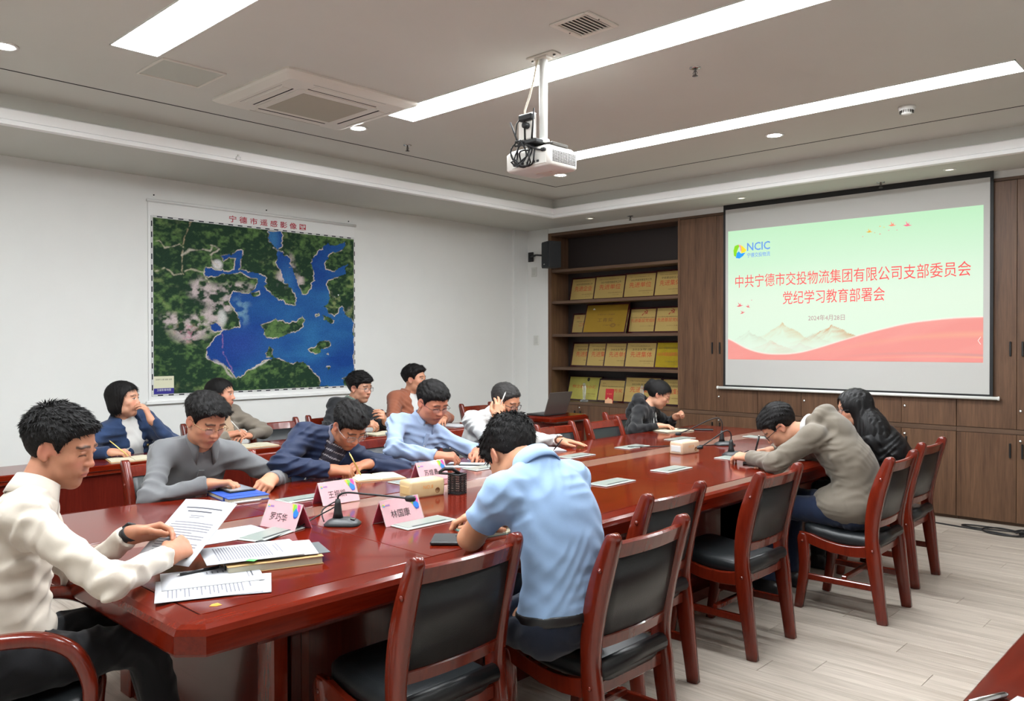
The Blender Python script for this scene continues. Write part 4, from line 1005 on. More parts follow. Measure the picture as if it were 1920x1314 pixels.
def surface_nets(D, lo, h):
    S = D < 0
    n = np.array(D.shape)
    c8 = [(i, j, k) for i in (0, 1) for j in (0, 1) for k in (0, 1)]
    sub = lambda A, o: A[o[0]:n[0]-1+o[0], o[1]:n[1]-1+o[1], o[2]:n[2]-1+o[2]]
    cnt = np.zeros(n-1, np.int8)
    for o in c8: cnt += sub(S, o)
    act = np.nonzero((cnt > 0) & (cnt < 8))
    N = len(act[0])
    vals = np.stack([D[act[0]+o[0], act[1]+o[1], act[2]+o[2]] for o in c8], -1)
    pos = np.zeros((N, 3)); num = np.zeros(N)
    for a in range(8):
        for ax in range(3):
            if c8[a][ax]: continue
            b = a+(4, 2, 1)[ax]
            m = (vals[:, a] < 0) != (vals[:, b] < 0)
            t = vals[:, a]/np.where(m, vals[:, a]-vals[:, b], 1)
            for j in range(3):
                pos[:, j] += m*(c8[a][j]+(t if j == ax else 0))
            num += m
    pos /= num[:, None]
    V = lo+h*(np.stack(act, -1)+pos)
    ID = np.full(n-1, -1, np.int64); ID[act] = np.arange(N)
    Fs = []
    for ax in range(3):
        o = [0, 0, 0]; o[ax] = 1
        A = S[tuple(slice(0, n[i]-o[i]) for i in range(3))]; B = S[tuple(slice(o[i], n[i]) for i in range(3))]
        e = np.nonzero(A != B); u, w = [(1, 2), (2, 0), (0, 1)][ax]
        e = [np.asarray(x) for x in e]
        ok = (e[u] > 0) & (e[w] > 0) & (e[u] < n[u]-1) & (e[w] < n[w]-1)
        e = [x[ok] for x in e]
        if len(e[0]) == 0: continue
        flip = ~A[tuple(e)]
        def cell(du, dw):
            q = [x.copy() for x in e]; q[u] = q[u]-du; q[w] = q[w]-dw; return ID[tuple(q)]
        quad = np.stack([cell(1, 1), cell(0, 1), cell(0, 0), cell(1, 0)], -1)
        quad[flip] = quad[flip][:, ::-1]
        Fs.append(quad)
    F = np.concatenate(Fs) if Fs else np.zeros((0, 4), int)
    F = F[(F >= 0).all(1)]
    return V, F
def join_meshes(ms):
    V = []; F = []; n = 0
    for v, f in ms: V.append(v); F.append(f+n); n += len(v)
    return np.concatenate(V), np.concatenate(F)
def folds(seed, amp=.004, freq=80, dirv=(0, 0, 1), spots=()):
    """soft cloth folds: warped waves, stronger near the joints in spots = [(point, radius, gain)]"""
    r = np.random.default_rng(seed)
    B = [nv(np.asarray(dirv, float)+.55*r.normal(size=3))*freq*(.7+.6*r.random()) for _ in range(4)]
    C = [r.normal(size=3)*freq*.28 for _ in range(4)]; ph = r.random(8)*6.28
    def f(P):
        w = np.sin(P@C[0]+ph[0]); w2 = np.sin(P@C[1]+ph[1])
        a = np.sin(P@B[0]+2.2*w+ph[2]); b = np.sin(P@B[1]+1.9*w2+ph[3]); c = np.sin(P@B[2]*1.5+1.6*w-1.2*w2+ph[4])
        v = (1-np.sqrt(a*a+.05))*1.1*np.clip(w2+.4, 0, 1)+(1-np.sqrt(b*b+.05))*.9*np.clip(.5-w, 0, 1)+.30*c
        g = np.full(len(P), .45)
        for p, rad, gain in spots:
            g = g+gain*np.exp(-((P-np.asarray(p))**2).sum(1)/(rad*rad))
        return -amp*np.minimum(g, 1.0)*(v-.55)
    return f
def ik(S, W, L1, L2, pole):
    S, W, pole = np.asarray(S, float), np.asarray(W, float), np.asarray(pole, float)
    d = W-S; D = np.linalg.norm(d); u = d/D; D2 = min(D, (L1+L2)*.999)
    a = (L1*L1-L2*L2+D2*D2)/(2*D2); hgt = math.sqrt(max(L1*L1-a*a, 1e-6))
    p = pole-u*(pole@u); p = nv(p)
    return S+u*a*(D/D2)+p*hgt

# ------------------------------------------------------------------ head
def head_frame(yaw, pitch, roll):
    """columns: right, forward, up. yaw = compass angle of the gaze measured from +x; pitch > 0 looks down"""
    th = math.radians(yaw-90); p = -math.radians(pitch); r = math.radians(roll)
    Rz = np.array(((math.cos(th), -math.sin(th), 0), (math.sin(th), math.cos(th), 0), (0, 0, 1)))
    Rx = np.array(((1, 0, 0), (0, math.cos(p), -math.sin(p)), (0, math.sin(p), math.cos(p))))
    Ry = np.array(((math.cos(r), 0, math.sin(r)), (0, 1, 0), (-math.sin(r), 0, math.cos(r))))
    return Rz@Rx@Ry
def head_sdf(S, O, R, s=1.0, fem=False, wide=1.0, jaw=1.0):
    g = lambda x, y, z: O+R@(np.array((x*wide, y, z))*s)
    e = lambda c, r, k=.02, m='u', Rl=None: S.ell(g(*c), np.array(r)*s*np.array((wide, 1, 1)), R if Rl is None else R@Rl, k*s, m)
    e((0, -.018, .036), (.075, .096, .086))                       # skull
    e((0, .026, .020), (.066, .062, .075), .03)                  # forehead
    e((0, .028, -.040), (.056*jaw, .058, .078), .035)            # face
    e((0, .060, -.097), (.024*jaw, .020, .018), .028)             # chin
    for q in (-1, 1):
        e((q*.046*jaw, .012, -.066), (.017, .034, .024), .03)      # jaw corner
        e((q*.043, .056, -.020), (.022, .020, .018), .025)         # cheekbone
        e((q*.026, .066, -.050), (.020, .016, .020), .02)          # cheek
        e((q*.031, .083, .026), (.022, .008, .006), .014)          # brow
        e((q*.031, .099, .006), (.018, .015, .010), .012, 's')     # eye socket
        e((q*.031, .0765, .006), (.0155, .0115, .0095), .004)      # eyeball under the lid
        e((q*.031, .0855, .0105), (.017, .0045, .0035), .005)      # upper lid fold
        e((q*.0115, .094, -.030), (.0075, .009, .0068), .006)      # nostril wing
        # ear
        Re = np.array(((math.cos(q*.35), -math.sin(q*.35), 0), (math.sin(q*.35), math.cos(q*.35), 0), (0, 0, 1)))
        e((q*.077, -.012, -.002), (.0065, .018, .031), .008, 'u', Re)
        e((q*.083, -.006, .003), (.006, .010, .017), .006, 's', Re)
        e((q*.0765, -.004, -.026), (.005, .008, .009), .006)       # lobe
    S.cone(g(0, .082, .018), g(0, .101, -.024), .0065*s, .0092*s, .012*s)         # nose
    e((0, .102, -.028), (.0098, .009, .0082), .008)
    e((0, .086, -.058), (.024, .010, .008), .010)                 # mouth mound
    S.cone(g(-.017, .084, -.0565), g(.017, .084, -.0565), .0048*s, .0048*s, .006*s); e((0, .0915, -.0555), (.012, .0045, .0042), .005)
    S.cone(g(-.014, .084, -.0675), g(.014, .084, -.0675), .0052*s, .0052*s, .006*s); e((0, .0905, -.0675), (.011, .005, .0048), .005)
    S.cone(g(-.021, .0965, -.0620), g(.021, .0965, -.0620), .0032*s, .0032*s, .003*s, 's')
    return g
SKIN = L(186, 132, 103)
def head_colours(V, O, R, s, skin, beard=0.0, fem=False, closed=True, brow=(34, 26, 24)):
    q = ((V-O)@R)/s; x, y, z = np.abs(q[:, 0]), q[:, 1], q[:, 2]
    c = np.tile(skin, (len(V), 1)).astype(float)
    near = (np.linalg.norm(q, axis=1) < .16)
    bl = lambda m, col, k: c.__setitem__(slice(None), c*(1-(m*k)[:, None])+np.asarray(col)*(m*k)[:, None])
    g = lambda d, w: np.exp(-(d/w)**2)
    front = near & (y > .045)
    bl(front*g(np.hypot((x-.040)/1.0, (z+.028)/.8), .022), L(206, 122, 104), .35)     # cheeks
    bl(front*g(np.hypot(x, (z+.026)), .014), L(204, 120, 104), .30)                    # nose tip
    bl(near*(x > .07)*g(z+.0, .03), L(204, 120, 104), .4)                               # ears
    if beard: bl(near*(y > .02)*g(np.hypot(x*.55, z+.085), .030)*(z < -.04), L(120, 96, 86), beard)
    bl(front*(x < .022)*g(z+.0615, .0075)*np.clip((.024-x)/.008, 0, 1), L(176, 92, 84) if not fem else L(184, 78, 78), .75)
    bl(front*(x < .021)*g(z+.0622, .0016), L(92, 44, 42), .8)
    bz = .0285+.002*np.clip((x-.012)/.02, 0, 1)-.006*np.clip((x-.036)/.02, 0, 1)
    bl(front*(x > .010)*(x < .053)*np.clip(1.5-np.abs(z-bz)/(.0042 if not fem else .0028), 0, 1), L(*brow), .88)
    ez = .006-.0035*np.abs((x-.031)/.016)**2
    eye = front*(np.abs(x-.031) < .0155)
    if closed:
        bl(eye*np.clip(1.6-np.abs(z-ez+.004)/.0022, 0, 1), L(30, 20, 18), .9)
    else:
        op = np.clip(1.5-np.abs(z-ez)/.0040, 0, 1)
        bl(eye*op, L(214, 204, 196), .9); bl(eye*op*(np.abs(x-.031) < .0068), L(26, 18, 16), .97)
        bl(eye*np.clip(1.5-np.abs(z-ez-.0048)/.0018, 0, 1), L(28, 18, 16), .9)
    return c
# ------------------------------------------------------------------ hair
def hair_short(O, R, s, h, seed, top=.018, side=.006, fringe=.062, back=-.070, spike=.004, wide=1.0, fade=0.0, lift=0.0, part=False):
    S = SDF(); r = np.random.default_rng(seed)
    Of, Rf = O.astype(F32), R.astype(F32)
    A = r.normal(size=(6, 3))*np.array((210, 110, 210)); ph = r.random(6)*6.28
    B = r.normal(size=(4, 3))*55; pb = r.random(4)*6.28
    def fn(P):
        q = ((P-Of)@Rf)/s; x, y, z = q[..., 0]/wide, q[..., 1], q[..., 2]
        hw = np.clip((z+.01)/.09, 0, 1); hw = hw*hw*(3-2*hw)
        th = side+(top-side)*hw
        th = th+lift*np.clip((y+.02)/.09, 0, 1)*hw
        k = (x/.075)**2+((y+.018)/.096)**2+((z-.036)/.086)**2
        k0 = np.sqrt(k); k1 = np.sqrt((x/.075**2)**2+((y+.018)/.096**2)**2+((z-.036)/.086**2)**2)
        d = k0*(k0-1)/(k1+1e-6)
        # skull back and forehead follow the same ellipsoids as the head
        kf = np.sqrt((x/.066)**2+((y-.026)/.062)**2+((z-.020)/.075)**2); kf1 = np.sqrt((x/.066**2)**2+((y-.026)/.062**2)**2+((z-.020)/.075**2)**2)
        d = smin(d, kf*(kf-1)/(kf1+1e-6), .03)
        n = sum(np.sin((q*1.0)@A[i].astype(F32)+ph[i]) for i in range(6))/6
        n2 = sum(np.sin(q@B[i].astype(F32)+pb[i]) for i in range(4))/4
        ax = np.abs(x)
        zl = np.interp(y, [-.13, -.075, -.045, -.030, -.012, .008, .018, .030, .040, .055, .075, .12], [back, back+.004, back+.022, -.012, .022, .026, .008, -.004, .030, .048, fringe, fringe]).astype(F32)
        zl = np.where((y > .03), np.maximum(zl, fringe-np.clip(ax-.030, 0, 1)*1.5), zl)
        zl = zl+.004*n
        if part: zl = zl+.014*np.exp(-((x-.02)/.018)**2)*(y > .04)
        tp = np.clip((z-zl)/.022, 0, 1)
        d = d-.0012-th*(.15+.85*tp)-spike*(n*1.3+n2*.8)*(.35+hw)*tp
        return np.maximum(d, (zl-z)*.75)*s
    e = np.full(3, .15*s)
    S.add(fn, O-e, O+e, 0)
    return S.mesh(h)
def hair_fn(fun, O, R, s, lo, hi, h):
    """fun(q) in head coordinates, box lo..hi in head coordinates"""
    S = SDF(); Of, Rf = O.astype(F32), R.astype(F32)
    c = [O+R@(np.array((a, b, c_))*s) for a in (lo[0], hi[0]) for b in (lo[1], hi[1]) for c_ in (lo[2], hi[2])]
    S.add(lambda P: fun(((P-Of)@Rf)/s)*s, np.min(c, 0), np.max(c, 0), 0); return S.mesh(h)
def e_d(q, c, r):
    c = np.asarray(c, F32); r = np.asarray(r, F32); v = q-c
    k0 = np.sqrt(((v/r)**2).sum(-1)); k1 = np.sqrt(((v/(r*r))**2).sum(-1)); return k0*(k0-1)/(k1+1e-6)
def skull_d(q): return smin(e_d(q, (0, -.018, .036), (.075, .096, .086)), e_d(q, (0, .026, .020), (.066, .062, .075)), .03)
def strands(q, seed, f=(230, 230, 30)):
    r = np.random.default_rng(seed); o = 0
    for i in range(5):
        a = r.normal(size=3)*np.array(f); o = o+np.sin(q@a.astype(F32)+r.random()*6.28)
    return o/5
# ------------------------------------------------------------------ hands
POSES = {'flat': ((.12, .10, .08), (.10, .12, .08), (.12, .14, .10), (.16, .16, .10), 0.15),
         'rest': ((.45, .55, .35), (.50, .65, .40), (.55, .70, .40), (.60, .70, .40), 0.45),
         'fist': ((1.20, 1.55, .9), (1.30, 1.60, .9), (1.35, 1.60, .9), (1.40, 1.60, .9), 1.0),
         'pen': ((.75, .80, .30), (.95, .95, .45), (1.15, 1.25, .6), (1.25, 1.35, .6), .95),
         'hold': ((.80, .65, .35), (.85, .75, .40), (.92, .80, .45), (1.0, .85, .45), .75),
         'tap': ((.35, .55, .25), (.55, .95, .45), (.62, 1.0, .5), (.65, 1.0, .5), .55),
         'brow': ((.55, .35, .2), (.50, .30, .2), (.52, .32, .2), (.60, .40, .25), .25)}
def hand_sdf(S, W, d, n, side, pose, s=1.0, spread=.12):
    """W wrist, d direction of the hand, n palm normal, side 'R' or 'L'. Returns grip point and finger tips"""
    d = nv(d); n = nv(np.asarray(n, float)-d*(np.asarray(n, float)@d)); t = np.cross(d, n)*(1 if side == 'R' else -1)
    P = POSES[pose]; W = np.asarray(W, float)
    pt = lambda a, b, c: W+(d*a+t*b+n*c)*s
    K = [(.088, .027), (.093, .008), (.088, -.011), (.079, -.029)]
    Ls = [(.041, .025, .021), (.046, .028, .022), (.042, .027, .021), (.033, .020, .018)]
    tips = []
    for i, ((a, b), ll) in enumerate(zip(K, Ls)):
        S.cone(pt(.004, b*.55, 0), pt(a, b, 0), .0150*s, .0108*s, .014*s)
        p = pt(a, b, 0); sp = (1.5-i)*spread
        d0 = nv(d+t*math.tan(sp)); ang = 0
        rr = [.0098, .0086, .0077, .0064] if i < 3 else [.0086, .0076, .0068, .0057]
        for j in range(3):
            ang += P[i][j]
            dv = d0*math.cos(ang)+n*math.sin(ang)
            e = p+dv*ll[j]*s
            S.cone(p, e, rr[j]*s, rr[j+1]*s, .0045*s if j else .007*s); p = e
        tips.append(p)
    o = P[4]
    b0 = pt(.018, .020, .006)
    d1 = nv(d*.75+t*(.75-.45*o)+n*(.18+.45*o)); p1 = b0+d1*.044*s
    d2 = nv(d*.95+t*(.32-.62*o)+n*(.10+.25*o)); p2 = p1+d2*.032*s
    d3 = nv(d*1.0+t*(.12-.75*o)+n*(.08+.10*o)); p3 = p2+d3*.025*s
    S.cone(b0, p1, .0165*s, .0120*s, .014*s); S.cone(p1, p2, .0112*s, .0100*s, .006*s); S.cone(p2, p3, .0100*s, .0078*s, .005*s)
    S.cone(pt(.03, .0, .004), pt(.07, -.012, .003), .017*s, .015*s, .015*s, flat=n, ratio=.8)
    return tips, p3
# ------------------------------------------------------------------ one dressed figure
M_SKIN = attr_mat('skin', rough=0.48, spec=0.35, sss=0.08, noise=0.05, nscale=(60, 60, 60))
def hair_mat(name, col):
    return mat(name, col, rough=0.62, spec=0.22, var=0.4, vscale=(90, 90, 60), bump=0.6, bscale=(420, 420, 160))
M_HAIR = hair_mat('hair_black', (17, 15, 15)); M_HAIRG = hair_mat('hair_greying', (46, 44, 43))
def cloth(name, col, rough=0.85, sheen=0.15, bump=0.35, scale=700, var=0.05): return mat(name, col, rough=rough, spec=0.2, sheen=sheen, var=var, vscale=(12, 12, 12), bump=bump, bscale=(scale, scale, scale))
CAMP = np.array((0, 0, 1.5))
def hair_blades(V, F, O, R, s, seed, n, top, down=False):
    """short tapering locks standing off the hair surface, swept from the crown"""
    r = np.random.default_rng(seed+5)
    a = V[F[:, 1]]-V[F[:, 0]]; b = V[F[:, 3]]-V[F[:, 0]]; Nn = np.cross(a, b); Nn /= np.linalg.norm(Nn, axis=1)[:, None]+1e-9
    k = r.integers(0, len(F), n); c = V[F[k]].mean(1); nn = Nn[k]; q = ((c-O)@R)/s
    ok = (nn@R)[:, 2] > -.55; c, nn, q = c[ok], nn[ok], q[ok]; n = len(c)
    fl = q-np.array((.008, -.070, .115)); fl = fl@R.T; fl = fl-nn*(fl*nn).sum(1)[:, None]; fl /= np.linalg.norm(fl, axis=1)[:, None]+1e-9
    hw = np.clip((q[:, 2]+.01)/.09, 0, 1)[:, None]
    if down: fl = fl-.5*R[:, 2]; fl = fl-nn*(fl*nn).sum(1)[:, None]
    d = nn*((.06+.12*hw) if not down else .04)+fl*.9+r.normal(size=(n, 3))*(.12 if not down else .05); d /= np.linalg.norm(d, axis=1)[:, None]
    Ln = ((.008+(top*.55)*hw*r.random((n, 1))+.004*r.random((n, 1))) if not down else (.018+.016*r.random((n, 1))))*s; w = np.cross(d, nn); w /= np.linalg.norm(w, axis=1)[:, None]+1e-9; w = w*(.0009+.0009*r.random((n, 1)))*s
    base = c-nn*.0015*s
    P = np.stack([base-w, base+w, base+w*.75+d*Ln*.6+nn*.0006, base-w*.75+d*Ln*.6+nn*.0006, base+d*Ln+w*.12-nn*.0006, base+d*Ln-w*.12-nn*.0006], 1).reshape(-1, 3)
    i0 = len(V)+np.arange(n)*6
    Q = np.concatenate([np.stack([i0, i0+1, i0+2, i0+3], 1), np.stack([i0+3, i0+2, i0+4, i0+5], 1)])
    return np.concatenate([V, P]), np.concatenate([F, Q])
def obj_local(name, V, F, m, root, col=None, label=None):
    o = np_mesh(name, V-np.array(root.location), F, m, root, col)
    if label: o['label'] = label
    return o
def yawv(a): a = math.radians(a); return np.array((math.cos(a), math.sin(a), 0.0))
def make_person(label, hip, yaw, neck, cyaw, head, hyaw, hpitch=0, hroll=0, hands=None, s=1.0, girth=1.0, fem=False,
                skin=None, hair=None, hair_m=None, beard=.12, closed=True, top=None, top_m=None, inner=None, legs_m=None, knees=None,
                hem=None, collar=None, glasses=None, shoes_m=None, seed=1, sleeve='long', wide=1.0, sh=None, jaw=1.0, foldamp=.014, shin=None, feet=None):
    root = thing('person', label, 'person', (hip[0], hip[1], 0.0))
    H, N, O = (np.asarray(v, float) for v in (hip, neck, head)); up = np.array((0, 0, 1.))
    dist = np.linalg.norm(O-CAMP); hh = min(max(.0028, dist*.00078), .0052)*s; hc = min(max(.0058, dist*.0014), .0095)
    fp = yawv(yaw); rp = np.cross(fp, up)
    span = np.linalg.norm(N-H)
    P1 = H+up*span*.52-fp*.045
    B = lambda t: (1-t)**2*H+2*t*(1-t)*P1+t*t*N
    tg = nv(2*(1-.78)*(P1-H)+2*.78*(N-P1)); fc = yawv(cyaw); fc = nv(fc-tg*(fc@tg)); rc = np.cross(fc, tg)
    Rc = np.stack([rc, fc, tg], 1); Rp = np.stack([rp, fp, up], 1)
    tb = nv((1-.36)*(P1-H)+.36*(N-P1)); fb = nv(fp+fc); fb = nv(fb-tb*(fb@tb)); Rb = np.stack([np.cross(fb, tb), fb, tb], 1)
    RH = head_frame(hyaw, hpitch, hroll)
    sw = (.168 if not fem else .150)*s
    SH = {'R': N-tg*.055*s+rc*sw, 'L': N-tg*.055*s-rc*sw}
    if sh:
        for k_, v_ in sh.items(): SH[k_] = SH[k_]+np.asarray(v_)
    J = {}
    for sd in 'RL':
        hd = hands[sd]; W = np.asarray(hd['w'], float)
        if 'e' in hd: E = np.asarray(hd['e'], float)
        else: E = ik(SH[sd], W, .285*s, .255*s, hd.get('pole', -up*.8+(rc if sd == 'R' else -rc)))
        J[sd] = (SH[sd], E, W, hd)
    neck_top = O+RH@(np.array((0, -.030, -.055))*s)
    # ---- skin: one body object (head, neck, trunk, arms, hands, legs)
    sk = L(*skin) if skin else SKIN
    S = SDF(); head_sdf(S, O, RH, s, fem, wide, jaw)
    S.cone(N-tg*.02, neck_top, (.058 if not fem else .050)*s, (.050 if not fem else .043)*s, .022*s)
    S.cone(N-tg*.05-fc*.012, N-tg*.02, .066*s, .056*s, .03*s)
    Vh, Fh = S.mesh(hh); Ch = head_colours(Vh, O, RH, s, sk, beard, fem, closed)
    parts = [(Vh, Fh)]; cols = [Ch]
    TIPS = {}
    for sd in 'RL':
        Sh_, E, W, hd = J[sd]
        S = SDF(); f = nv(W-E); d = nv(hd.get('d', f))
        TIPS[sd] = hand_sdf(S, W+d*.006, d, hd['n'], sd, hd.get('pose', 'rest'), s*(1.0 if not fem else .9), hd.get('spread', .10))
        r0 = .042*s if not fem else .034*s; r1 = (.027 if not fem else .022)*s
        a0 = E if sleeve == 'short' else W-f*.12
        if sleeve == 'short': S.cone(E+(Sh_-E)*.6, E, .047*s, .041*s, .03*s)
        S.cone(a0, W, r0 if sleeve == 'short' else r1*1.15, r1, .02*s, flat=hd['n'], ratio=.82)
        S.cone(W, W+d*.02, r1, r1*.95, .02*s, flat=hd['n'], ratio=.75)
        Va, Fa = S.mesh(max(hh*.92, .0028)); parts.append((Va, Fa)); cols.append(np.tile(sk*np.array((.98, .95, .93)), (len(Va), 1)))
    S = SDF()                                                   # slim core under the clothes
    S.ell(B(.66), np.array((.140, .085, .16))*s, Rc); S.ell(B(.30), np.array((.125, .085*girth, .15))*s, Rb); S.ell(H, np.array((.14, .09, .09))*s, Rp)
    S.cone(N-tg*.06, N, .08*s, .05*s)
    for sd in 'RL':
        Sh_, E, W, hd = J[sd]; S.cone(Sh_, E, .042*s, .034*s); S.cone(E, W-nv(W-E)*.03, .034*s, .022*s)
    KN = {}
    for sd, q in (('R', 1), ('L', -1)):
        hj = H+rp*q*.085*s
        K = np.asarray(knees[sd], float) if knees else hj+fp*.43*s+rp*q*.05+np.array((0, 0, -.005))
        A = np.asarray(feet[sd], float) if feet else np.array((K[0], K[1], .085))+fp*(shin if shin is not None else .02)
        KN[sd] = (hj, K, A); S.cone(hj, K, .065*s, .048*s); S.cone(K, A, .045*s, .034*s); S.cone(A, A+fp*.10-up*.045, .030, .022)
    parts_c = S.mesh(.012); parts.append(parts_c); cols.append(np.tile(sk, (len(parts_c[0]), 1)))
    V, F = join_meshes(parts); obj_local('body', V, F, M_SKIN, root, np.concatenate(cols))
    # ---- upper garment
    def torso(inf, sleeves=True, hemcut=None, short=False, cuff=True, bulk=0.0):
        S = SDF(); i = inf
        S.ell(H+up*.035*s, np.array((.165+i, .122*girth+i, .120+i))*s, Rp, .06)
        S.ell(B(.34), np.array((.146*(1+.35*(girth-1))+i, .112*girth+i, .16+i))*s, Rb, .07)
        S.ell(B(.68), np.array((.162+i, .112*(1+.5*(girth-1))+i, .17+i))*s, Rc, .07)
        if fem: S.ell(B(.66)+fc*.065*s, np.array((.115, .060, .065))*s, Rc, .05)
        S.cone(SH['R']-rc*.02, SH['L']+rc*.02, (.050+i)*s, (.050+i)*s, .06)
        for sd in 'RL': S.cone(N-tg*.004*s, SH[sd]+tg*.004, (.050+i*.6)*s, (.046+i*.8)*s, .045)
        if sleeves:
            for sd in 'RL':
                Sh_, E, W, hd = J[sd]; f = nv(W-E)
                if short:
                    e2 = Sh_+(E-Sh_)*.60
                    S.cone(Sh_, e2, (.053+i)*s, (.058+i)*s, .045, cut=True)
                else:
                    S.cone(Sh_, E, (.052+i)*s, (.047+i)*s, .045)
                    k_ = (.92 if not fem else .85)
                    S.cone(E, W-f*.012, (.049+i)*s*k_, (.036+i*.7)*s*k_, .03, cut=True)
                    if cuff: S.cone(W-f*.060, W-f*.008, (.0365+i*.7)*s*k_, (.0385+i*.7)*s*k_, .008, cut=True, cut_a=True)
        if hemcut is not None:
            hp = H+tb*hemcut
            S.add(lambda P: (hp.astype(F32)-P)@tb.astype(F32), H-9, H+9, .004, 'i')
        # the neck comes out of the garment
        S.cone(N-tg*.005, neck_top, (.053 if not fem else .046)*s, .056*s, .012, 's')
        return S
    spots = [(J[sd][1], .10, 1.1) for sd in 'RL']+[(J[sd][0]-tg*.08, .11, .8) for sd in 'RL']+[(B(.30)+fb*.08, .14, .7)]
    fd = folds(seed, foldamp*s, 58, tb, spots)
    out = {}
    if inner is not None:
        Vi, Fi = torso(.002, sleeves=False).mesh(hc*.9, folds(seed+9, .006, 60, tb)); out['inner'] = obj_local(inner.get('name', 'undershirt'), Vi, Fi, inner['m'], root, inner['col'](Vi, Rc, B(.68)) if 'col' in inner else None)
    Sg = torso((top or {}).get('inf', .014 if inner is not None else .004), hemcut=hem, short=(sleeve == 'short'), cuff=(top or {}).get('cuff', True))
    if top and 'open' in top:
        w0, sl, y0 = top['open']; cen = B(.60)
        def wedge(P):
            q = (P-cen.astype(F32))@Rc.astype(F32)
            return np.maximum(np.abs(q[..., 0]-top.get('skew', 0))-(w0+sl*q[..., 2]).clip(.003, .2), y0-q[..., 1])
        Sg.add(wedge, cen-.45, cen+.45, .008, 's')
    if top and 'extra' in top: top['extra'](Sg, dict(N=N, tg=tg, rc=rc, fc=fc, H=H, B=B, J=J, up=up, fp=fp, rp=rp, tb=tb, fb=fb, O=O, RH=RH, s=s))
    Vg, Fg = Sg.mesh(hc, fd)
    cg = top['col'](Vg, Rc, B(.68), Rb, J) if top and 'col' in top else None
    g_o = obj_local((top or {}).get('name', 'shirt'), Vg, Fg, top_m, root, cg)
    front = lambda t, x=0.0, VV=Vg: _front(VV, B(t)+rc*x, fc, rc, tg)
    # ---- trousers and shoes
    S = SDF()
    S.ell(H+up*.02, np.array((.163, .118*min(girth, 1.15), .108))*s, Rp, .05)
    S.ell(B(.16), np.array((.146*(1+.3*(girth-1)), .106*girth, .09))*s, Rb, .05)
    for sd in 'RL':
        hj, K, A = KN[sd]
        S.cone(hj, K, .088*s, .064*s, .05); S.cone(K, A+up*.01, .062*s, .050*s, .03, cut=True)
    if hem is not None:
        hp2 = H+tb*(hem+.004); S.add(lambda P: (P-hp2.astype(F32))@tb.astype(F32)-4*np.maximum((P-H.astype(F32))@fp.astype(F32)-.09, 0), H-9, H+9, .004, 'i')
    Vt, Ft = S.mesh(max(hc, .008), folds(seed+3, .009, 60, fp, [(KN[q][1], .12, .8) for q in 'RL']+[(H+fp*.1, .15, .8)])); obj_local('trousers', Vt, Ft, legs_m, root)
    for sd in 'RL':
        hj, K, A = KN[sd]; S = SDF(); g0 = np.array((A[0], A[1], 0.0))
        S.box(g0+fp*.06+up*.012, (.042, .135, .012), Rp, .01); S.cone(g0-fp*.045+up*.05, g0+fp*.03+up*.055, .036, .040, .02); S.cone(g0+fp*.03+up*.05, g0+fp*.155+up*.035, .040, .030, .02, flat=up, ratio=.9)
        S.cone(A-up*.04, A+up*.02, .040, .042, .015)
        S.add(lambda P: -P[..., 2], g0-9, g0+9, 0, 'i'); Vs, Fs = S.mesh(.009); obj_local('shoe', Vs, Fs, shoes_m or MATS.get('shoe_black') or mat('shoe_black', (18, 18, 20), rough=0.4), root)
    # ---- hair
    if callable(hair):
        Vq, Fq = hair(O, RH, s, hh); Vq, Fq = hair_blades(Vq, Fq, O, RH, s, seed, int(min(5000, 20000/dist)), .03, True)
    else:
        Vq, Fq = hair_short(O, RH, s, hh, seed, wide=wide, **(hair or {}))
        Vq, Fq = hair_blades(Vq, Fq, O, RH, s, seed, int(min(9000, 26000/dist)), (hair or {}).get('top', .018))
    obj_local('hair', Vq, Fq, hair_m or M_HAIR, root)
    # ---- collar
    if collar: make_collar(root, g_o, collar, N, nv(nv(neck_top-N)+tg), fc, s, collar.get('m', top_m), fem)
    if glasses: make_glasses(root, O, RH, s, wide, **glasses)
    return dict(root=root, g=g_o, J=J, tips=TIPS, front=front, B=B, rc=rc, fc=fc, tg=tg, tb=tb, N=N, H=H, O=O, RH=RH, s=s, fp=fp, rp=rp, Rb=Rb, fb=fb, Vg=Vg, girth=girth, hem=hem, Rp=Rp)
def _front(V, c, f, r, u):
    q = V-c; m = (np.abs(q@r) < .014) & (np.abs(q@u) < .022) & (q@f > 0)
    return c+f*((q[m]@f).max() if m.any() else .11)
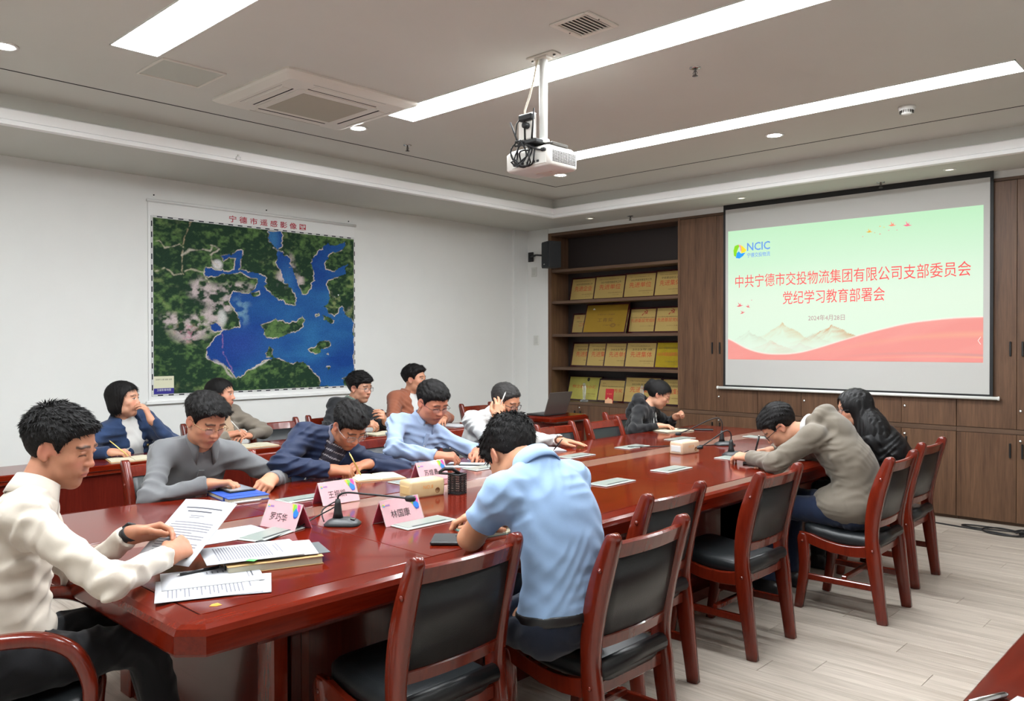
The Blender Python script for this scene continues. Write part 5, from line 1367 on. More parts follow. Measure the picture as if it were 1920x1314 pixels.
def make_collar(root, par, c, N, ax, fwd, s, m, fem):
    """turned-down collar swept round the neck; gap in front, points at its ends"""
    st = c.get('stand', .034)*s; drop = c.get('drop', .030)*s; pt = c.get('point', .034)*s; r0 = c.get('r', .060 if not fem else .052)*s; gap = c.get('gap', .30); th = c.get('thick', .004)*s; flare = c.get('flare', .020)*s
    ax = nv(ax); f = nv(fwd-ax*(fwd@ax)); r = np.cross(f, ax)
    base = N+ax*c.get('lift', .021)*s
    rings = []; n = 30
    for i in range(n+1):
        u = i/n; ph = gap+(2*PI-2*gap)*u; a = ph+PI/2                  # from front, round the back
        o = f*math.sin(a)+r*math.cos(a); ex = max(0, 1-min(u, 1-u)/.16)   # 1 at the front ends
        fr = math.sin(a)                                                 # 1 in front, -1 behind
        low = -.016*s*(fr > 0)*fr-.004
        R_ = r0*(1+.06*abs(math.cos(a)))
        prof = [(R_, low), (R_+.002, st*(1-.35*max(fr, 0))), (R_+.002+th, st*(1-.35*max(fr, 0))+th*.6), (R_+flare+th, -drop*.2+low), (R_+flare*1.25+th+ex*.010, -drop-pt*ex+low), (R_+flare*1.25+ex*.010, -drop-pt*ex+low-.001), (R_+flare*.8, -drop*.2+low), (R_+.002+th*.3, st*(1-.35*max(fr, 0))-th*1.2)]
        rings.append([tuple(base+o*a_+ax*b_-np.array(root.location)) for a_, b_ in prof])
    MB().loft(rings).build('collar', m, par)
def make_glasses(root, O, R, s, wide=1.0, m=None, w=.0235, h=.018, thick=.0013, half=False, col=None, sq=.6, lens=True):
    g = lambda x, y, z: tuple(O+R@(np.array((x*wide, y, z))*s)-np.array(root.location))
    b = MB(); y0 = .1005; lenses = []
    for q in (-1, 1):
        ring = []
        for k in range(20):
            a = 2*PI*k/20; ca, sa = math.cos(a), math.sin(a)
            ring.append(g(q*.0335+w*math.copysign(abs(ca)**sq, ca), y0-.006*abs(ca)*(1 if ca*q > 0 else .2), .000+h*math.copysign(abs(sa)**sq, sa)))
        if half: b.tube(ring[0:11], thick*s, 6)
        else: b.tube(ring, thick*s, 6, closed=True)
        b.tube([g(q*(.0335+w), y0-.006, .006), g(q*.070, y0-.012, .006), g(q*.0795, .04, .006), g(q*.081, -.005, .012), g(q*.080, -.022, -.002)], thick*s, 6)
        if lens:
            l_ = MB(); l_.add([tuple(np.array(p)) for p in ring], [tuple(range(20)) if q > 0 else tuple(range(20))[::-1]]); lenses.append(l_); mat('eyeglass_lens', (230, 235, 240), rough=0.03, spec=0.6, alpha=0.12)
    b.tube([g(-.0335+w, y0, .004), g(0, y0+.003, .007), g(.0335-w, y0, .004)], thick*s, 6)
    fr_ = b.build('glasses_frame', m or mat('dark_frame', (24, 22, 24), rough=0.3), root)
    for l_ in lenses: l_.build('lens', MATS['eyeglass_lens'], fr_)
def add_buttons(p, m, ts, x=0.0, r=.0055):
    for t in ts:
        c = p['front'](t, x)
        R = np.stack([p['rc'], p['tg'], p['fc']], 1)
        MB().lathe([(r, 0), (r, .002), (r*.6, .003), (0, .003)], 10, c=tuple(c-np.array(p['root'].location)), M=Matrix(R.tolist())).build('button', m, p['g'])
def add_placket(p, m, t0=.30, t1=.93, w=.014, x=0.0, name='placket'):
    pts = [p['front'](t, x) for t in np.linspace(t0, t1, 9)]
    for _ in range(2):
        pts = [pts[0]]+[(pts[i-1]+2*pts[i]+pts[i+1])/4 for i in range(1, len(pts)-1)]+[pts[-1]]
    o = np.array(p['root'].location); rc, fc = p['rc'], p['fc']
    rings = [[tuple(c-o+rc*w-fc*.003), tuple(c-o+rc*w+fc*.0018), tuple(c-o-rc*w+fc*.0018), tuple(c-o-rc*w-fc*.003)] for c in pts]
    MB().loft(rings, smooth=False).build(name, m, p['g'])
def add_watch(p, sd, m_band, m_face=None, off=.022, r=.031, face=True, w=.011):
    Sh_, E, W, hd = p['J'][sd]; f = nv(W-E); n = nv(np.asarray(hd['n'], float)-f*(np.asarray(hd['n'], float)@f)); t_ = np.cross(f, n); o = np.array(p['root'].location); c = W+f*off-o
    rings = []
    for k in range(24):
        a = 2*PI*k/24; d = n*math.cos(a)*.80+t_*math.sin(a)
        rings.append([tuple(c+d*r-f*w), tuple(c+d*(r+.003)-f*w), tuple(c+d*(r+.003)+f*w), tuple(c+d*r+f*w)])
    wb_ = MB().loft(rings, closed=True).build('watch_band', m_band, p['root'])
    if face:
        R = np.stack([t_, f, -n], 1)
        MB().loft([[tuple(v) for v in sqring(.017, .019, z, .006)] for z in (0, .007, .010)], M=Matrix(R.tolist()), T=tuple(c-n*(r*.80))).build('watch_case', m_face or m_band, wb_)
def add_pen(name, label, a, d, m, L_=.14, r=.0042, tipm=None, cat='pen'):
    """slim pen starting at its nib a, running along d"""
    a = np.asarray(a, float); d = nv(d); t = thing(name, label, cat, tuple(a))
    MB().tube([tuple(d*.012), tuple(d*L_*.7), tuple(d*L_)], [r, r, r*.9], 10).build('barrel', m, t)
    MB().tube([(0, 0, 0), tuple(d*.012)], [.0007, r*.85], 10).build('nib', tipm or M_STEEL, t)
    MB().tube([tuple(d*L_), tuple(d*(L_+.008))], [r*.7, r*.5], 10).build('clicker', tipm or M_STEEL, t)
    return t
# ================================================================== THE PEOPLE
Dn = (0, 0, -1)
M_BTN = mat('button_pale', (214, 210, 200), rough=0.4); M_GOLDF = mat('thin_gold_frame', (176, 150, 110), rough=0.25, metal=0.8); M_DKF = mat('dark_frame', (24, 22, 24), rough=0.3); M_SILF = mat('silver_frame', (150, 150, 152), rough=0.25, metal=0.8)
M_TRB = cloth('trousers_black', (20, 20, 23)); M_TRN = cloth('trousers_navy', (26, 32, 46)); M_JEAN = cloth('blue_jeans', (22, 33, 56), var=.15)
M_PENB = mat('pen_black', (22, 22, 24), rough=0.3); M_PENG = mat('pen_brass', (196, 170, 96), rough=0.3, metal=0.5); M_PENW = mat('pen_white', (220, 220, 214), rough=0.3)
def hair_bob(O, R, s, h):
    def f(q):
        st = strands(q, 5)
        d = smin(skull_d(q)-.013, e_d(q, (0, -.028, -.038), (.085, .080, .080)), .03)+.0025*st
        ym = np.interp(q[..., 2], [-.11, -.06, -.02, .03, .055, .075, .10], [.006, .014, .024, .040, .058, .085, .13]).astype(F32)+.012*np.clip(-q[..., 0]/.05, 0, 1)
        d = np.maximum(d, (q[..., 1]-ym)*.8+.002*st); d = np.maximum(d, -(q[..., 2]+.098)+.004*st)
        return np.maximum(d, -e_d(q, (0, -.005, -.10), (.058, .075, .05)))
    return hair_fn(f, O, R, s, (-.12, -.14, -.13), (.12, .12, .15), h)
def hair_tied(bun, seed, tail=False):
    def mk(O, R, s, h):
        def f(q):
            st = strands(q, seed, (160, 60, 160)); y, z = q[..., 1], q[..., 2]
            d = skull_d(q)-.010+.0012*st
            zl = np.interp(y, [-.13, -.06, -.03, .0, .025, .045, .07, .12], [-.075, -.065, -.030, .020, .016, .040, .068, .075]).astype(F32)
            d = np.maximum(d, (zl-z)*.75)
            d = smin(d, e_d(q, bun[0], bun[1])+.002*st, .012)
            if tail: d = smin(d, e_d(q, tail[0], tail[1])+.003*st, .02)
            return d
        return hair_fn(f, O, R, s, (-.12, -.22, -.22), (.12, .12, .16), h)
    return mk
def hair_long(O, R, s, h):
    def f(q):
        st = strands(q, 8, (190, 120, 14))
        d = skull_d(q)-.014
        d = smin(d, e_d(q, (0, -.045, -.09), (.100, .075, .15)), .05)
        d = smin(d, e_d(q, (.0, -.085, -.16), (.160, .092, .13)), .05)
        d = smin(d, e_d(q, (.0, -.115, -.30), (.190, .092, .26)), .06)
        d = smin(d, e_d(q, (-.074, -.012, -.10), (.026, .036, .15)), .03); d = smin(d, e_d(q, (.074, -.012, -.10), (.026, .036, .15)), .03)
        d = smin(d, e_d(q, (-.090, -.062, -.22), (.085, .090, .20)), .04); d = smin(d, e_d(q, (.090, -.062, -.22), (.085, .090, .20)), .04)
        d = d+.0040*st
        return np.maximum(d, -e_d(q, (0, .105, -.025), (.060, .076, .105)))
    return hair_fn(f, O, R, s, (-.22, -.27, -.60), (.22, .12, .15), h)

# -- man in the cream shirt at the near end of the table
M_CREAM = cloth('cream_shirt', (200, 190, 177), rough=.6, bump=.15)
p1 = make_person('man in a cream dress shirt reading a printed page at the table end', (-2.78, .745, .55), 64, (-2.79, .81, 1.035), 70, (-2.80, .893, 1.172), 44, 14, 0, s=1.0,
    hands={'R': dict(w=(-2.555, 1.118, .832), e=(-2.42, .895, .822), d=(-.45, .85, .12), n=(-.75, -.25, -.6), pose='hold'), 'L': dict(w=(-2.765, 1.085, .868), pole=(-.6, -.2, -.7), d=(.25, .95, .05), n=(.75, -.1, -.55), pose='hold')},
    hair=dict(top=.020, side=.007, fringe=.066, back=-.082, spike=.0035), skin=(177, 122, 95), top_m=M_CREAM, legs_m=M_TRB, hem=.07, collar=dict(gap=.40, stand=.030, drop=.026, point=.03, flare=.014), seed=21, foldamp=.010,
    knees={'R': (-2.60, 1.07, .56), 'L': (-2.88, 1.15, .56)}, feet={'R': (-2.55, 1.16, .085), 'L': (-2.86, 1.24, .085)})
add_watch(p1, 'L', MATS['black_rubber'], off=.004, r=.031)
# -- man in grey shirt with tablet
M_GREYS = cloth('grey_oxford', (106, 107, 109), bump=.4, scale=900)
p3 = make_person('man in a grey button shirt and clear glasses touching a tablet', (-4.15, 1.92, .545), 0, (-4.015, 1.935, .985), -4, (-3.90, 1.903, 1.116), 8, 26, -2, s=1.04,
    hands={'R': dict(w=(-3.80, 1.865, .818), pole=(.25, -1, -.55), d=(.35, .93, .02), n=(.1, .0, -1), pose='tap'), 'L': dict(w=(-3.735, 2.175, .815), pole=(-.1, 1, -.5), d=(.62, -.72, -.15), n=(-.45, -.3, -.8), pose='hold')},
    hair=dict(top=.022, side=.004, fringe=.066, back=-.06, spike=.0025, lift=.010, part=True), top_m=M_GREYS, legs_m=M_TRB, collar=dict(gap=.42), glasses=dict(m=M_GOLDF, lens=True, half=True), seed=33)
add_placket(p3, M_GREYS, t1=.84); add_buttons(p3, M_BTN, (.38, .56, .74))
# -- man in navy jacket writing
M_NAVY = cloth('navy_jacket', (26, 38, 66), rough=.55, bump=.2, sheen=.1); M_STRIPE = attr_mat('striped_polo', rough=.85, spec=.2)
def stripes(V, Rc, c):
    q = (V-c)@Rc; k = np.abs(np.mod(q[:, 2], .034)-.017) < .0022
    return np.where(k[:, None], L(186, 184, 190), L(58, 56, 66))
p5 = make_person('man in a navy zip jacket and glasses bent over writing in a notebook', (-4.12, 2.64, .545), 0, (-3.995, 2.735, .945), -8, (-3.86, 2.738, 1.030), -4, 40, 0, s=1.05,
    hands={'R': dict(w=(-3.745, 2.535, .815), pole=(.3, -1, -.4), d=(.35, .92, -.06), n=(-.35, .35, -.85), pose='pen'), 'L': dict(w=(-3.80, 2.83, .812), pole=(.35, 1, -.35), d=(.15, -.97, 0), n=(-.2, .0, -1), pose='rest')},
    hair=dict(top=.017, side=.006, fringe=.058, back=-.07, spike=.004), skin=(173, 115, 87), beard=.2, top=dict(name='jacket', open=(.050, .10, .02)), top_m=M_NAVY, inner=dict(name='striped_polo', m=M_STRIPE, col=stripes),
    legs_m=M_TRN, collar=dict(gap=.5, m=mat('polo_collar', (92, 90, 104), rough=.8), point=.03), glasses=dict(m=M_SILF), seed=45)
add_pen('pen', 'brass pen in the hand of the man in the navy jacket', (-3.645, 2.665, .776), (-.35, -.30, .88), M_PENG)
for sg in (-1, 1):
    c0 = p5['front'](.62, sg*.085); c1 = p5['front'](.40, sg*.105); o = np.array(p5['root'].location)
    MB().tube([tuple(c0-o+p5['fc']*.002), tuple(c1-o+p5['fc']*.002)], .0028, 6).build('zip_pull', M_PENW, p5['g'])
add_buttons(p5, M_STEEL, (.78,), -.11, .007)
# -- heavy man in light blue shirt
M_BLUES = cloth('blue_oxford', (142, 160, 190), bump=.3, scale=900)
p8 = make_person('heavy man in a light blue shirt and glasses checking a phone', (-4.16, 3.40, .545), 0, (-4.085, 3.475, .985), -6, (-3.995, 3.48, 1.118), -4, 26, 0, s=1.06, girth=1.18, wide=1.07, jaw=1.15,
    hands={'R': dict(w=(-3.715, 3.275, .818), pole=(.25, -1, -.4), d=(.55, .82, 0), n=(-.2, .25, -.9), pose='hold'), 'L': dict(w=(-3.70, 3.60, .815), pole=(.1, 1, -.45), d=(.75, -.6, -.06), n=(-.2, -.2, -.95), pose='rest')},
    hair=dict(top=.016, side=.006, fringe=.060, back=-.066, spike=.003), skin=(181, 120, 95), top_m=M_BLUES, legs_m=M_TRN, collar=dict(gap=.40), glasses=dict(m=M_DKF, w=.022, h=.015, half=True), seed=57)
add_placket(p8, M_BLUES); add_buttons(p8, M_BTN, (.40, .58, .76)); add_watch(p8, 'L', M_DKMETAL, off=.0, r=.033)
add_pen('pen', 'black pen in the hand of the heavy man in light blue', (-3.612, 3.44, .790), (-.30, -.72, .50), M_PENB)
# -- man resting his forehead on his hand
M_WHITES = cloth('white_shirt', (194, 194, 192), rough=.7, bump=.2)
p9 = make_person('man in a white shirt and dark glasses propping his forehead on one hand', (-4.19, 4.10, .545), 0, (-4.10, 4.15, .970), -4, (-4.03, 4.20, 1.080), 8, 20, 0, s=1.04,
    hands={'R': dict(w=(-3.945, 4.025, .975), e=(-3.90, 3.95, .815), d=(-.10, .45, 1), n=(-.85, .55, .1), pose='brow'), 'L': dict(w=(-3.735, 4.44, .812), pole=(-.3, 1, -.4), d=(.72, .62, -.10), n=(0, 0, -1), pose='flat', spread=.2)},
    hair=dict(top=.012, side=.005, fringe=.070, back=-.06, spike=.002), hair_m=M_HAIRG, top_m=M_WHITES, legs_m=M_TRN, collar=dict(gap=.45, point=.026), glasses=dict(m=M_DKF, thick=.0019), seed=61)
add_placket(p9, M_WHITES); add_buttons(p9, M_BTN, (.42, .62, .82)); add_watch(p9, 'L', mat('watch_leather', (70, 40, 30), rough=.5), M_STEEL, off=.012)
add_pen('pen', 'white pen held between the fingers at the forehead of the man in white', (-3.955, 4.06, 1.055), (.25, .30, .95), M_PENW, .11)
# -- woman in denim jacket
M_DENIM = cloth('denim', (38, 55, 86), rough=.85, bump=.5, scale=500, var=.25); M_TEE = cloth('white_tee', (200, 199, 196))
p2 = make_person('woman with a black bob in a denim jacket, hand at her mouth', (-5.80, 2.30, .525), 0, (-5.765, 2.235, .985), 8, (-5.72, 2.215, 1.122), 44, -3, 0, s=.98, fem=True, closed=False,
    hands={'R': dict(w=(-5.475, 2.035, .805), pole=(.1, -1, -.4), d=(.45, .9, -.02), n=(-.25, .3, -.9), pose='pen'), 'L': dict(w=(-5.545, 2.325, .985), e=(-5.50, 2.47, .80), d=(-.30, -.25, .92), n=(-.6, -.65, 0), pose='rest')},
    hair=hair_bob, skin=(198, 147, 121), beard=0, top=dict(name='denim_jacket', open=(.038, .05, .02)), top_m=M_DENIM, inner=dict(name='white_tee', m=M_TEE), legs_m=M_JEAN, collar=dict(gap=.70, stand=.022, drop=.050, point=.05, r=.068, flare=.030, lift=.026, thick=.006), seed=71)
add_pen('pencil', 'pale yellow pencil in the hand of the woman in denim', (-5.395, 2.125, .772), (-.35, -.55, .60), mat('pencil_yellow', (214, 190, 110), rough=.5), .16, .0036)
add_buttons(p2, M_PENG, (.45, .62, .80), -.062, .008)
for sg in (-1, 1):
    c = p2['front'](.64, sg*.098); R_ = np.stack([p2['rc'], p2['tg'], p2['fc']], 1)
    MB().box(tuple(c-np.array(p2['root'].location)-p2['fc']*.004), (.078, .030, .012), .003, Matrix(R_.tolist())).build('pocket_flap', M_DENIM, p2['g'])
# -- woman in taupe cardigan
M_TAUPE = cloth('taupe_knit', (116, 108, 97), bump=.8, scale=260); M_BEIGE = cloth('beige_top', (168, 142, 118))
p4 = make_person('woman with tied black hair in a taupe cardigan looking at the screen', (-5.83, 2.98, .525), 0, (-5.82, 2.925, .985), 14, (-5.785, 2.944, 1.120), 44, 0, 0, s=.97, fem=True, closed=False,
    hands={'R': dict(w=(-5.60, 2.915, .835), pole=(.1, -1, -.4), d=(.5, .75, .25), n=(-.2, .3, -.85), pose='pen'), 'L': dict(w=(-5.60, 3.07, .815), pole=(.1, 1, -.4), d=(.35, -.9, .1), n=(-.2, -.2, -.95), pose='rest')},
    hair=hair_tied(((0, -.105, -.045), (.035, .03, .035)), 3), skin=(196, 141, 115), beard=0, top=dict(name='cardigan', open=(.045, .05, .02), cuff=False), top_m=M_TAUPE, inner=dict(name='beige_top', m=M_BEIGE), legs_m=M_TRB, collar=dict(gap=.8, stand=.012, drop=.028, point=.03, r=.062, flare=.016, thick=.008), seed=83)
add_pen('pen', 'white pen in the hand of the woman in the taupe cardigan', (-5.545, 2.985, .845), (.05, -.5, .55), M_PENW, .13)
add_watch(p4, 'L', M_PENG, off=.004, r=.026, face=False, w=.004)
# -- man in black jacket by the map
M_BLKJ = cloth('black_jacket', (27, 28, 31), rough=.6)
p6 = make_person('young man in a black jacket with a green collar and square glasses', (-5.78, 4.05, .545), 0, (-5.785, 4.135, .985), 4, (-5.74, 4.182, 1.120), 16, 6, 0, s=1.02, closed=False,
    hands={'R': dict(w=(-5.495, 4.015, .835), pole=(0, -1, -.5), d=(.65, .7, .10), n=(-.4, .3, -.8), pose='hold'), 'L': dict(w=(-5.475, 4.245, .845), pole=(0, 1, -.5), d=(.45, -.55, .62), n=(-.5, -.6, 0), pose='hold')},
    hair=dict(top=.024, side=.007, fringe=.052, back=-.07, spike=.005, lift=.004), skin=(192, 141, 115), top=dict(name='jacket', open=(.030, .16, .02)), top_m=M_BLKJ, inner=dict(name='black_tee', m=cloth('black_tee', (18, 18, 20))), legs_m=M_TRB,
    collar=dict(gap=.55, m=cloth('sage_collar', (98, 112, 100)), stand=.03, drop=.036, point=.038, r=.062), glasses=dict(m=M_DKF, w=.024, h=.018, sq=.45), seed=91)
add_pen('pen', 'black pen held between both hands of the young man in black', (-5.445, 4.09, .875), (.0, .95, .3), M_PENB, .13)
# -- man in brown blazer
M_BRN = cloth('brown_blazer', (138, 82, 60), rough=.7)
p7 = make_person('man in a brown blazer with a faded haircut looking at the screen', (-5.84, 4.80, .545), 0, (-5.90, 4.845, 1.025), 6, (-5.85, 4.883, 1.166), 24, -2, 0, s=1.03, closed=False,
    hands={'R': dict(w=(-5.53, 4.70, .815), pole=(0, -1, -.4), d=(.6, .75, 0), n=(0, 0, -1), pose='rest'), 'L': dict(w=(-5.53, 4.95, .815), pole=(0, 1, -.4), d=(.6, -.75, 0), n=(0, 0, -1), pose='rest')},
    hair=dict(top=.022, side=.002, fringe=.066, back=-.03, spike=.004, lift=.006), skin=(191, 137, 110), top=dict(name='blazer', open=(.028, .20, .02)), top_m=M_BRN, inner=dict(name='white_shirt', m=M_WHITES), legs_m=M_TRN,
    collar=dict(gap=.60, m=M_BRN, stand=.022, drop=.034, point=.06, r=.064, flare=.020), seed=97)
# -- man in blue polo shirt seen from behind
M_POLO = cloth('blue_polo', (142, 170, 206), rough=.8, bump=.4, scale=800)
p10 = make_person('man in a light blue polo shirt seen from behind, leaning on the table', (-1.775, 2.13, .55), 178, (-1.885, 2.125, 1.065), 170, (-2.065, 2.190, 1.085), 166, 54, 4, s=1.06, sleeve='short',
    hands={'L': dict(w=(-2.225, 2.19, .800), e=(-2.075, 1.985, .815), d=(-.35, .93, -.02), n=(0, .1, -1), pose='rest'), 'R': dict(w=(-2.30, 2.31, .805), e=(-2.13, 2.41, .825), d=(-.75, -.6, 0), n=(0, 0, -1), pose='rest')},
    hair=dict(top=.022, side=.006, fringe=.050, back=-.075, spike=.004), skin=(187, 136, 106), top=dict(name='polo_shirt', cuff=False), top_m=M_POLO, legs_m=M_TRN, hem=.045, collar=dict(gap=.4, stand=.024, drop=.030, point=.02, thick=.005, flare=.010), seed=101, foldamp=.007, sh={'R': (-.03, -.02, -.02)})
def add_belt(p, m, mb):
    S = SDF(); H, tb, s = p['H'], p['tb'], p['s']; i = .010
    for q, (dx) in ((1, 0.0), (-1, -.008)):
        md = 'u' if q > 0 else 's'
        S.ell(p['H']+np.array((0, 0, .02)), np.array((.163+i+dx, .118+i+dx, .108+i+dx))*s, p['Rp'], .05 if q > 0 else .001, md)
        if q > 0: S.ell(p['B'](.16), np.array((.146+i+dx, .106+i+dx, .09+i+dx))*s, p['Rb'], .05, md)
    c = H+tb*p['hem']
    S.add(lambda P: np.abs((P-c.astype(F32))@tb.astype(F32))-.018, H-9, H+9, .003, 'i')
    V, F = S.mesh(.006); obj_local('belt', V, F, m, p['root'])
add_belt(p10, mat('belt_black', (20, 20, 22), rough=.4), M_STEEL)
add_watch(p10, 'R', mat('bead_red', (90, 30, 26), rough=.4), off=-.01, face=False, w=.006)
# -- man in grey hooded jacket writing
M_KHAKI = cloth('khaki_jacket', (108, 100, 89), rough=.7, bump=.25)
def hood_down(S, q):
    N, tg, rc, fc, s = q['N'], q['tg'], q['rc'], q['fc'], q['s']; b = -fc
    bk = nv(b*.75+np.array((0, 0, 1))*.66); R_ = np.stack([rc, bk, np.cross(rc, bk)], 1)
    S.ell(N+b*.075+tg*.020, (.130*s, .085*s, .058*s), R_, .035)
    S.ell(N+b*.115-tg*.075, (.112*s, .048*s, .095*s), np.stack([rc, fc, tg], 1), .035)
    for sg in (-1, 1): S.cone(N+b*.04+rc*sg*.092+tg*.035, N+fc*.060+rc*sg*.055-tg*.02, .036*s, .022*s, .012)
    S.ell(N+tg*.085+fc*.012, (.072*s, .066*s, .085*s), np.stack([rc, fc, tg], 1), .012, 's')
def hooded_coat(S, q):
    hood_down(S, q)
    H, up, fp, rp, s = q['H'], q['up'], q['fp'], q['rp'], q['s']
    S.ell(H+up*.035+fp*.045, (.205*s, .205*s, .118*s), np.stack([rp, fp, up], 1), .05)
p12 = make_person('man in a grey hooded jacket and glasses bent low writing on a card', (-1.74, 4.71, .545), 180, (-1.985, 4.715, .992), 182, (-2.215, 4.715, .990), 206, 44, 0, s=1.04,
    hands={'L': dict(w=(-2.33, 4.555, .812), e=(-2.11, 4.43, .815), d=(-.97, .22, 0), n=(0, .35, -.95), pose='rest'), 'R': dict(w=(-2.34, 4.86, .820), pole=(-.2, 1, -.4), d=(-.55, -.83, -.05), n=(.3, -.3, -.9), pose='pen')},
    hair=dict(top=.020, side=.005, fringe=.056, back=-.062, spike=.003), skin=(189, 137, 110), top=dict(name='hooded_jacket', extra=hooded_coat, inf=.012), top_m=M_KHAKI, legs_m=M_JEAN, glasses=dict(m=M_DKF, thick=.0018), seed=111, foldamp=.0065,
    collar=dict(gap=.5, stand=.05, drop=.004, point=.0, r=.060, flare=.004, m=M_WHITES))
add_pen('marker_pen', 'thick black pen in the hand of the man in the grey hooded jacket', (-2.405, 4.755, .775), (.18, .10, .95), M_PENB, .145, .0065)
# -- woman with long black hair
M_BLKL = mat('black_leather_coat', (13, 13, 15), rough=.5, spec=.3, var=.1, vscale=(10, 10, 10))
p13 = make_person('woman with very long black hair and glasses resting her chin on her hand', (-1.80, 5.49, .53), 180, (-1.93, 5.46, .955), 186, (-2.03, 5.405, 1.070), 217, 8, 0, s=.99, fem=True, closed=False,
    hands={'L': dict(w=(-2.125, 5.335, .93), e=(-2.12, 5.34, .80), d=(.25, .12, .92), n=(.85, .35, 0), pose='fist'), 'R': dict(w=(-2.25, 5.62, .805), pole=(-.2, 1, -.4), d=(-.8, -.5, 0), n=(0, 0, -1), pose='rest')},
    hair=hair_long, hair_m=mat('hair_long_glossy', (14, 13, 14), rough=.50, spec=.30, var=.4, vscale=(160, 160, 8), bump=.6, bscale=(500, 500, 20)), skin=(194, 143, 117), beard=0, top=dict(name='leather_coat'), top_m=M_BLKL, legs_m=M_TRB, glasses=dict(m=M_DKF, w=.022, h=.017), sh={'L': (-.01, .035, -.03), 'R': (0, -.02, -.02)}, seed=121, foldamp=.012)
# -- woman in black hoodie at the far end
M_HOOD = cloth('black_hoodie', (24, 24, 26), rough=.8)
p11 = make_person('woman with a ponytail and thin glasses in a black hoodie reading a notebook', (-4.10, 5.98, .525), 0, (-4.045, 6.015, .945), 14, (-3.965, 6.075, 1.050), 32, 26, 0, s=.97, fem=True,
    hands={'R': dict(w=(-3.83, 5.86, .805), pole=(0, -1, -.4), d=(.8, .5, 0), n=(0, 0, -1), pose='rest'), 'L': dict(w=(-3.90, 6.225, .845), pole=(0, 1, -.5), d=(.7, .1, .35), n=(-.3, -.6, -.5), pose='fist')},
    hair=hair_tied(((0, -.105, .070), (.034, .034, .036)), 6, ((0, -.130, .025), (.022, .022, .045))), skin=(198, 147, 121), beard=0, top=dict(name='hoodie', extra=hood_down, cuff=False), top_m=M_HOOD, legs_m=M_TRB, glasses=dict(m=M_GOLDF, thick=.001), seed=131)
for sg in (-1, 1):
    a = p11['N']+p11['fc']*.075+p11['rc']*sg*.03-p11['tg']*.02; o = np.array(p11['root'].location); c = p11['front'](.55, sg*.035)+p11['fc']*.004
    MB().tube([tuple(a-o), tuple((a+c)/2-o+p11['fc']*.012), tuple(c-o)], .003, 6).build('drawstring', M_PENW, p11['g'])
# ================================================================== THINGS ON THE TABLES
M_PAPERW = mat('white_paper', (181, 182, 186), rough=0.7, spec=0.2); M_PRINT = mat('print_grey', (112, 112, 120), rough=0.8); M_PRINTD = mat('print_dark', (70, 70, 78), rough=0.8); M_LINE = mat('print_line', (184, 184, 190), rough=0.8)
M_CREAMP = mat('cream_paper', (190, 184, 162), rough=0.7); M_SOCK = mat('socket_grey', (156, 160, 155), rough=0.35, spec=0.5); M_SLOT = mat('socket_slot', (34, 40, 44), rough=0.5)
def sheet(name, label, c, ux, uy, w, h, lines=(), th=.0012, cat='paper', m=None, bend=0.0, curl=0.0):
    """paper sheet: centre c, width along ux, height along uy; printed lines as (x0, x1, y, thickness, ink) in 0..1"""
    c = np.asarray(c, float); ux = nv(ux); uy = nv(np.asarray(uy, float)-ux*(np.asarray(uy, float)@ux)); n = np.cross(ux, uy)
    t = thing(name, label, cat, tuple(c))
    nx, ny = 9, 11; top = []; f = lambda a, b: ux*((a-.5)*w)+uy*((b-.5)*h)+n*(bend*math.sin(a*PI)*(.4+.6*b)+curl*(b-.5)**2)
    vs = []; fs = []
    for k in (0, 1):
        for j in range(ny):
            for i in range(nx): vs.append(tuple(f(i/(nx-1), j/(ny-1))+n*(th*k)))
    I = lambda k, i, j: k*nx*ny+j*nx+i
    for j in range(ny-1):
        for i in range(nx-1): fs += [(I(1, i, j), I(1, i+1, j), I(1, i+1, j+1), I(1, i, j+1)), (I(0, i, j), I(0, i, j+1), I(0, i+1, j+1), I(0, i+1, j))]
    for i in range(nx-1): fs += [(I(0, i, 0), I(0, i+1, 0), I(1, i+1, 0), I(1, i, 0)), (I(0, i+1, ny-1), I(0, i, ny-1), I(1, i, ny-1), I(1, i+1, ny-1))]
    for j in range(ny-1): fs += [(I(0, 0, j+1), I(0, 0, j), I(1, 0, j), I(1, 0, j+1)), (I(0, nx-1, j), I(0, nx-1, j+1), I(1, nx-1, j+1), I(1, nx-1, j))]
    pg_ = MB().add(vs, fs, smooth=True).build('page', m or M_PAPERW, t)
    for x0, x1, y, tk, ink_ in lines:
        l = MB(); pts = []
        k = 8
        v2 = []
        for i in range(k+1):
            a = x0+(x1-x0)*i/k
            v2 += [tuple(f(a, y-tk/2)+n*(th+.0004)), tuple(f(a, y+tk/2)+n*(th+.0004))]
        l.add(v2, [(2*i, 2*i+2, 2*i+3, 2*i+1) for i in range(k)]); l.build('text_line', ink_, pg_)
    return t
def body_lines(x0=.12, x1=.88, y0=.12, y1=.80, n=16, tk=.014, ink_=None, seed=0):
    r = random.Random(seed); out = []
    for i in range(n):
        y = y1-(y1-y0)*i/(n-1); out.append((x0+(.04 if r.random() < .2 else 0), x1-(.3*r.random() if r.random() < .25 else 0), y, tk, ink_ or M_PRINT))
    return out
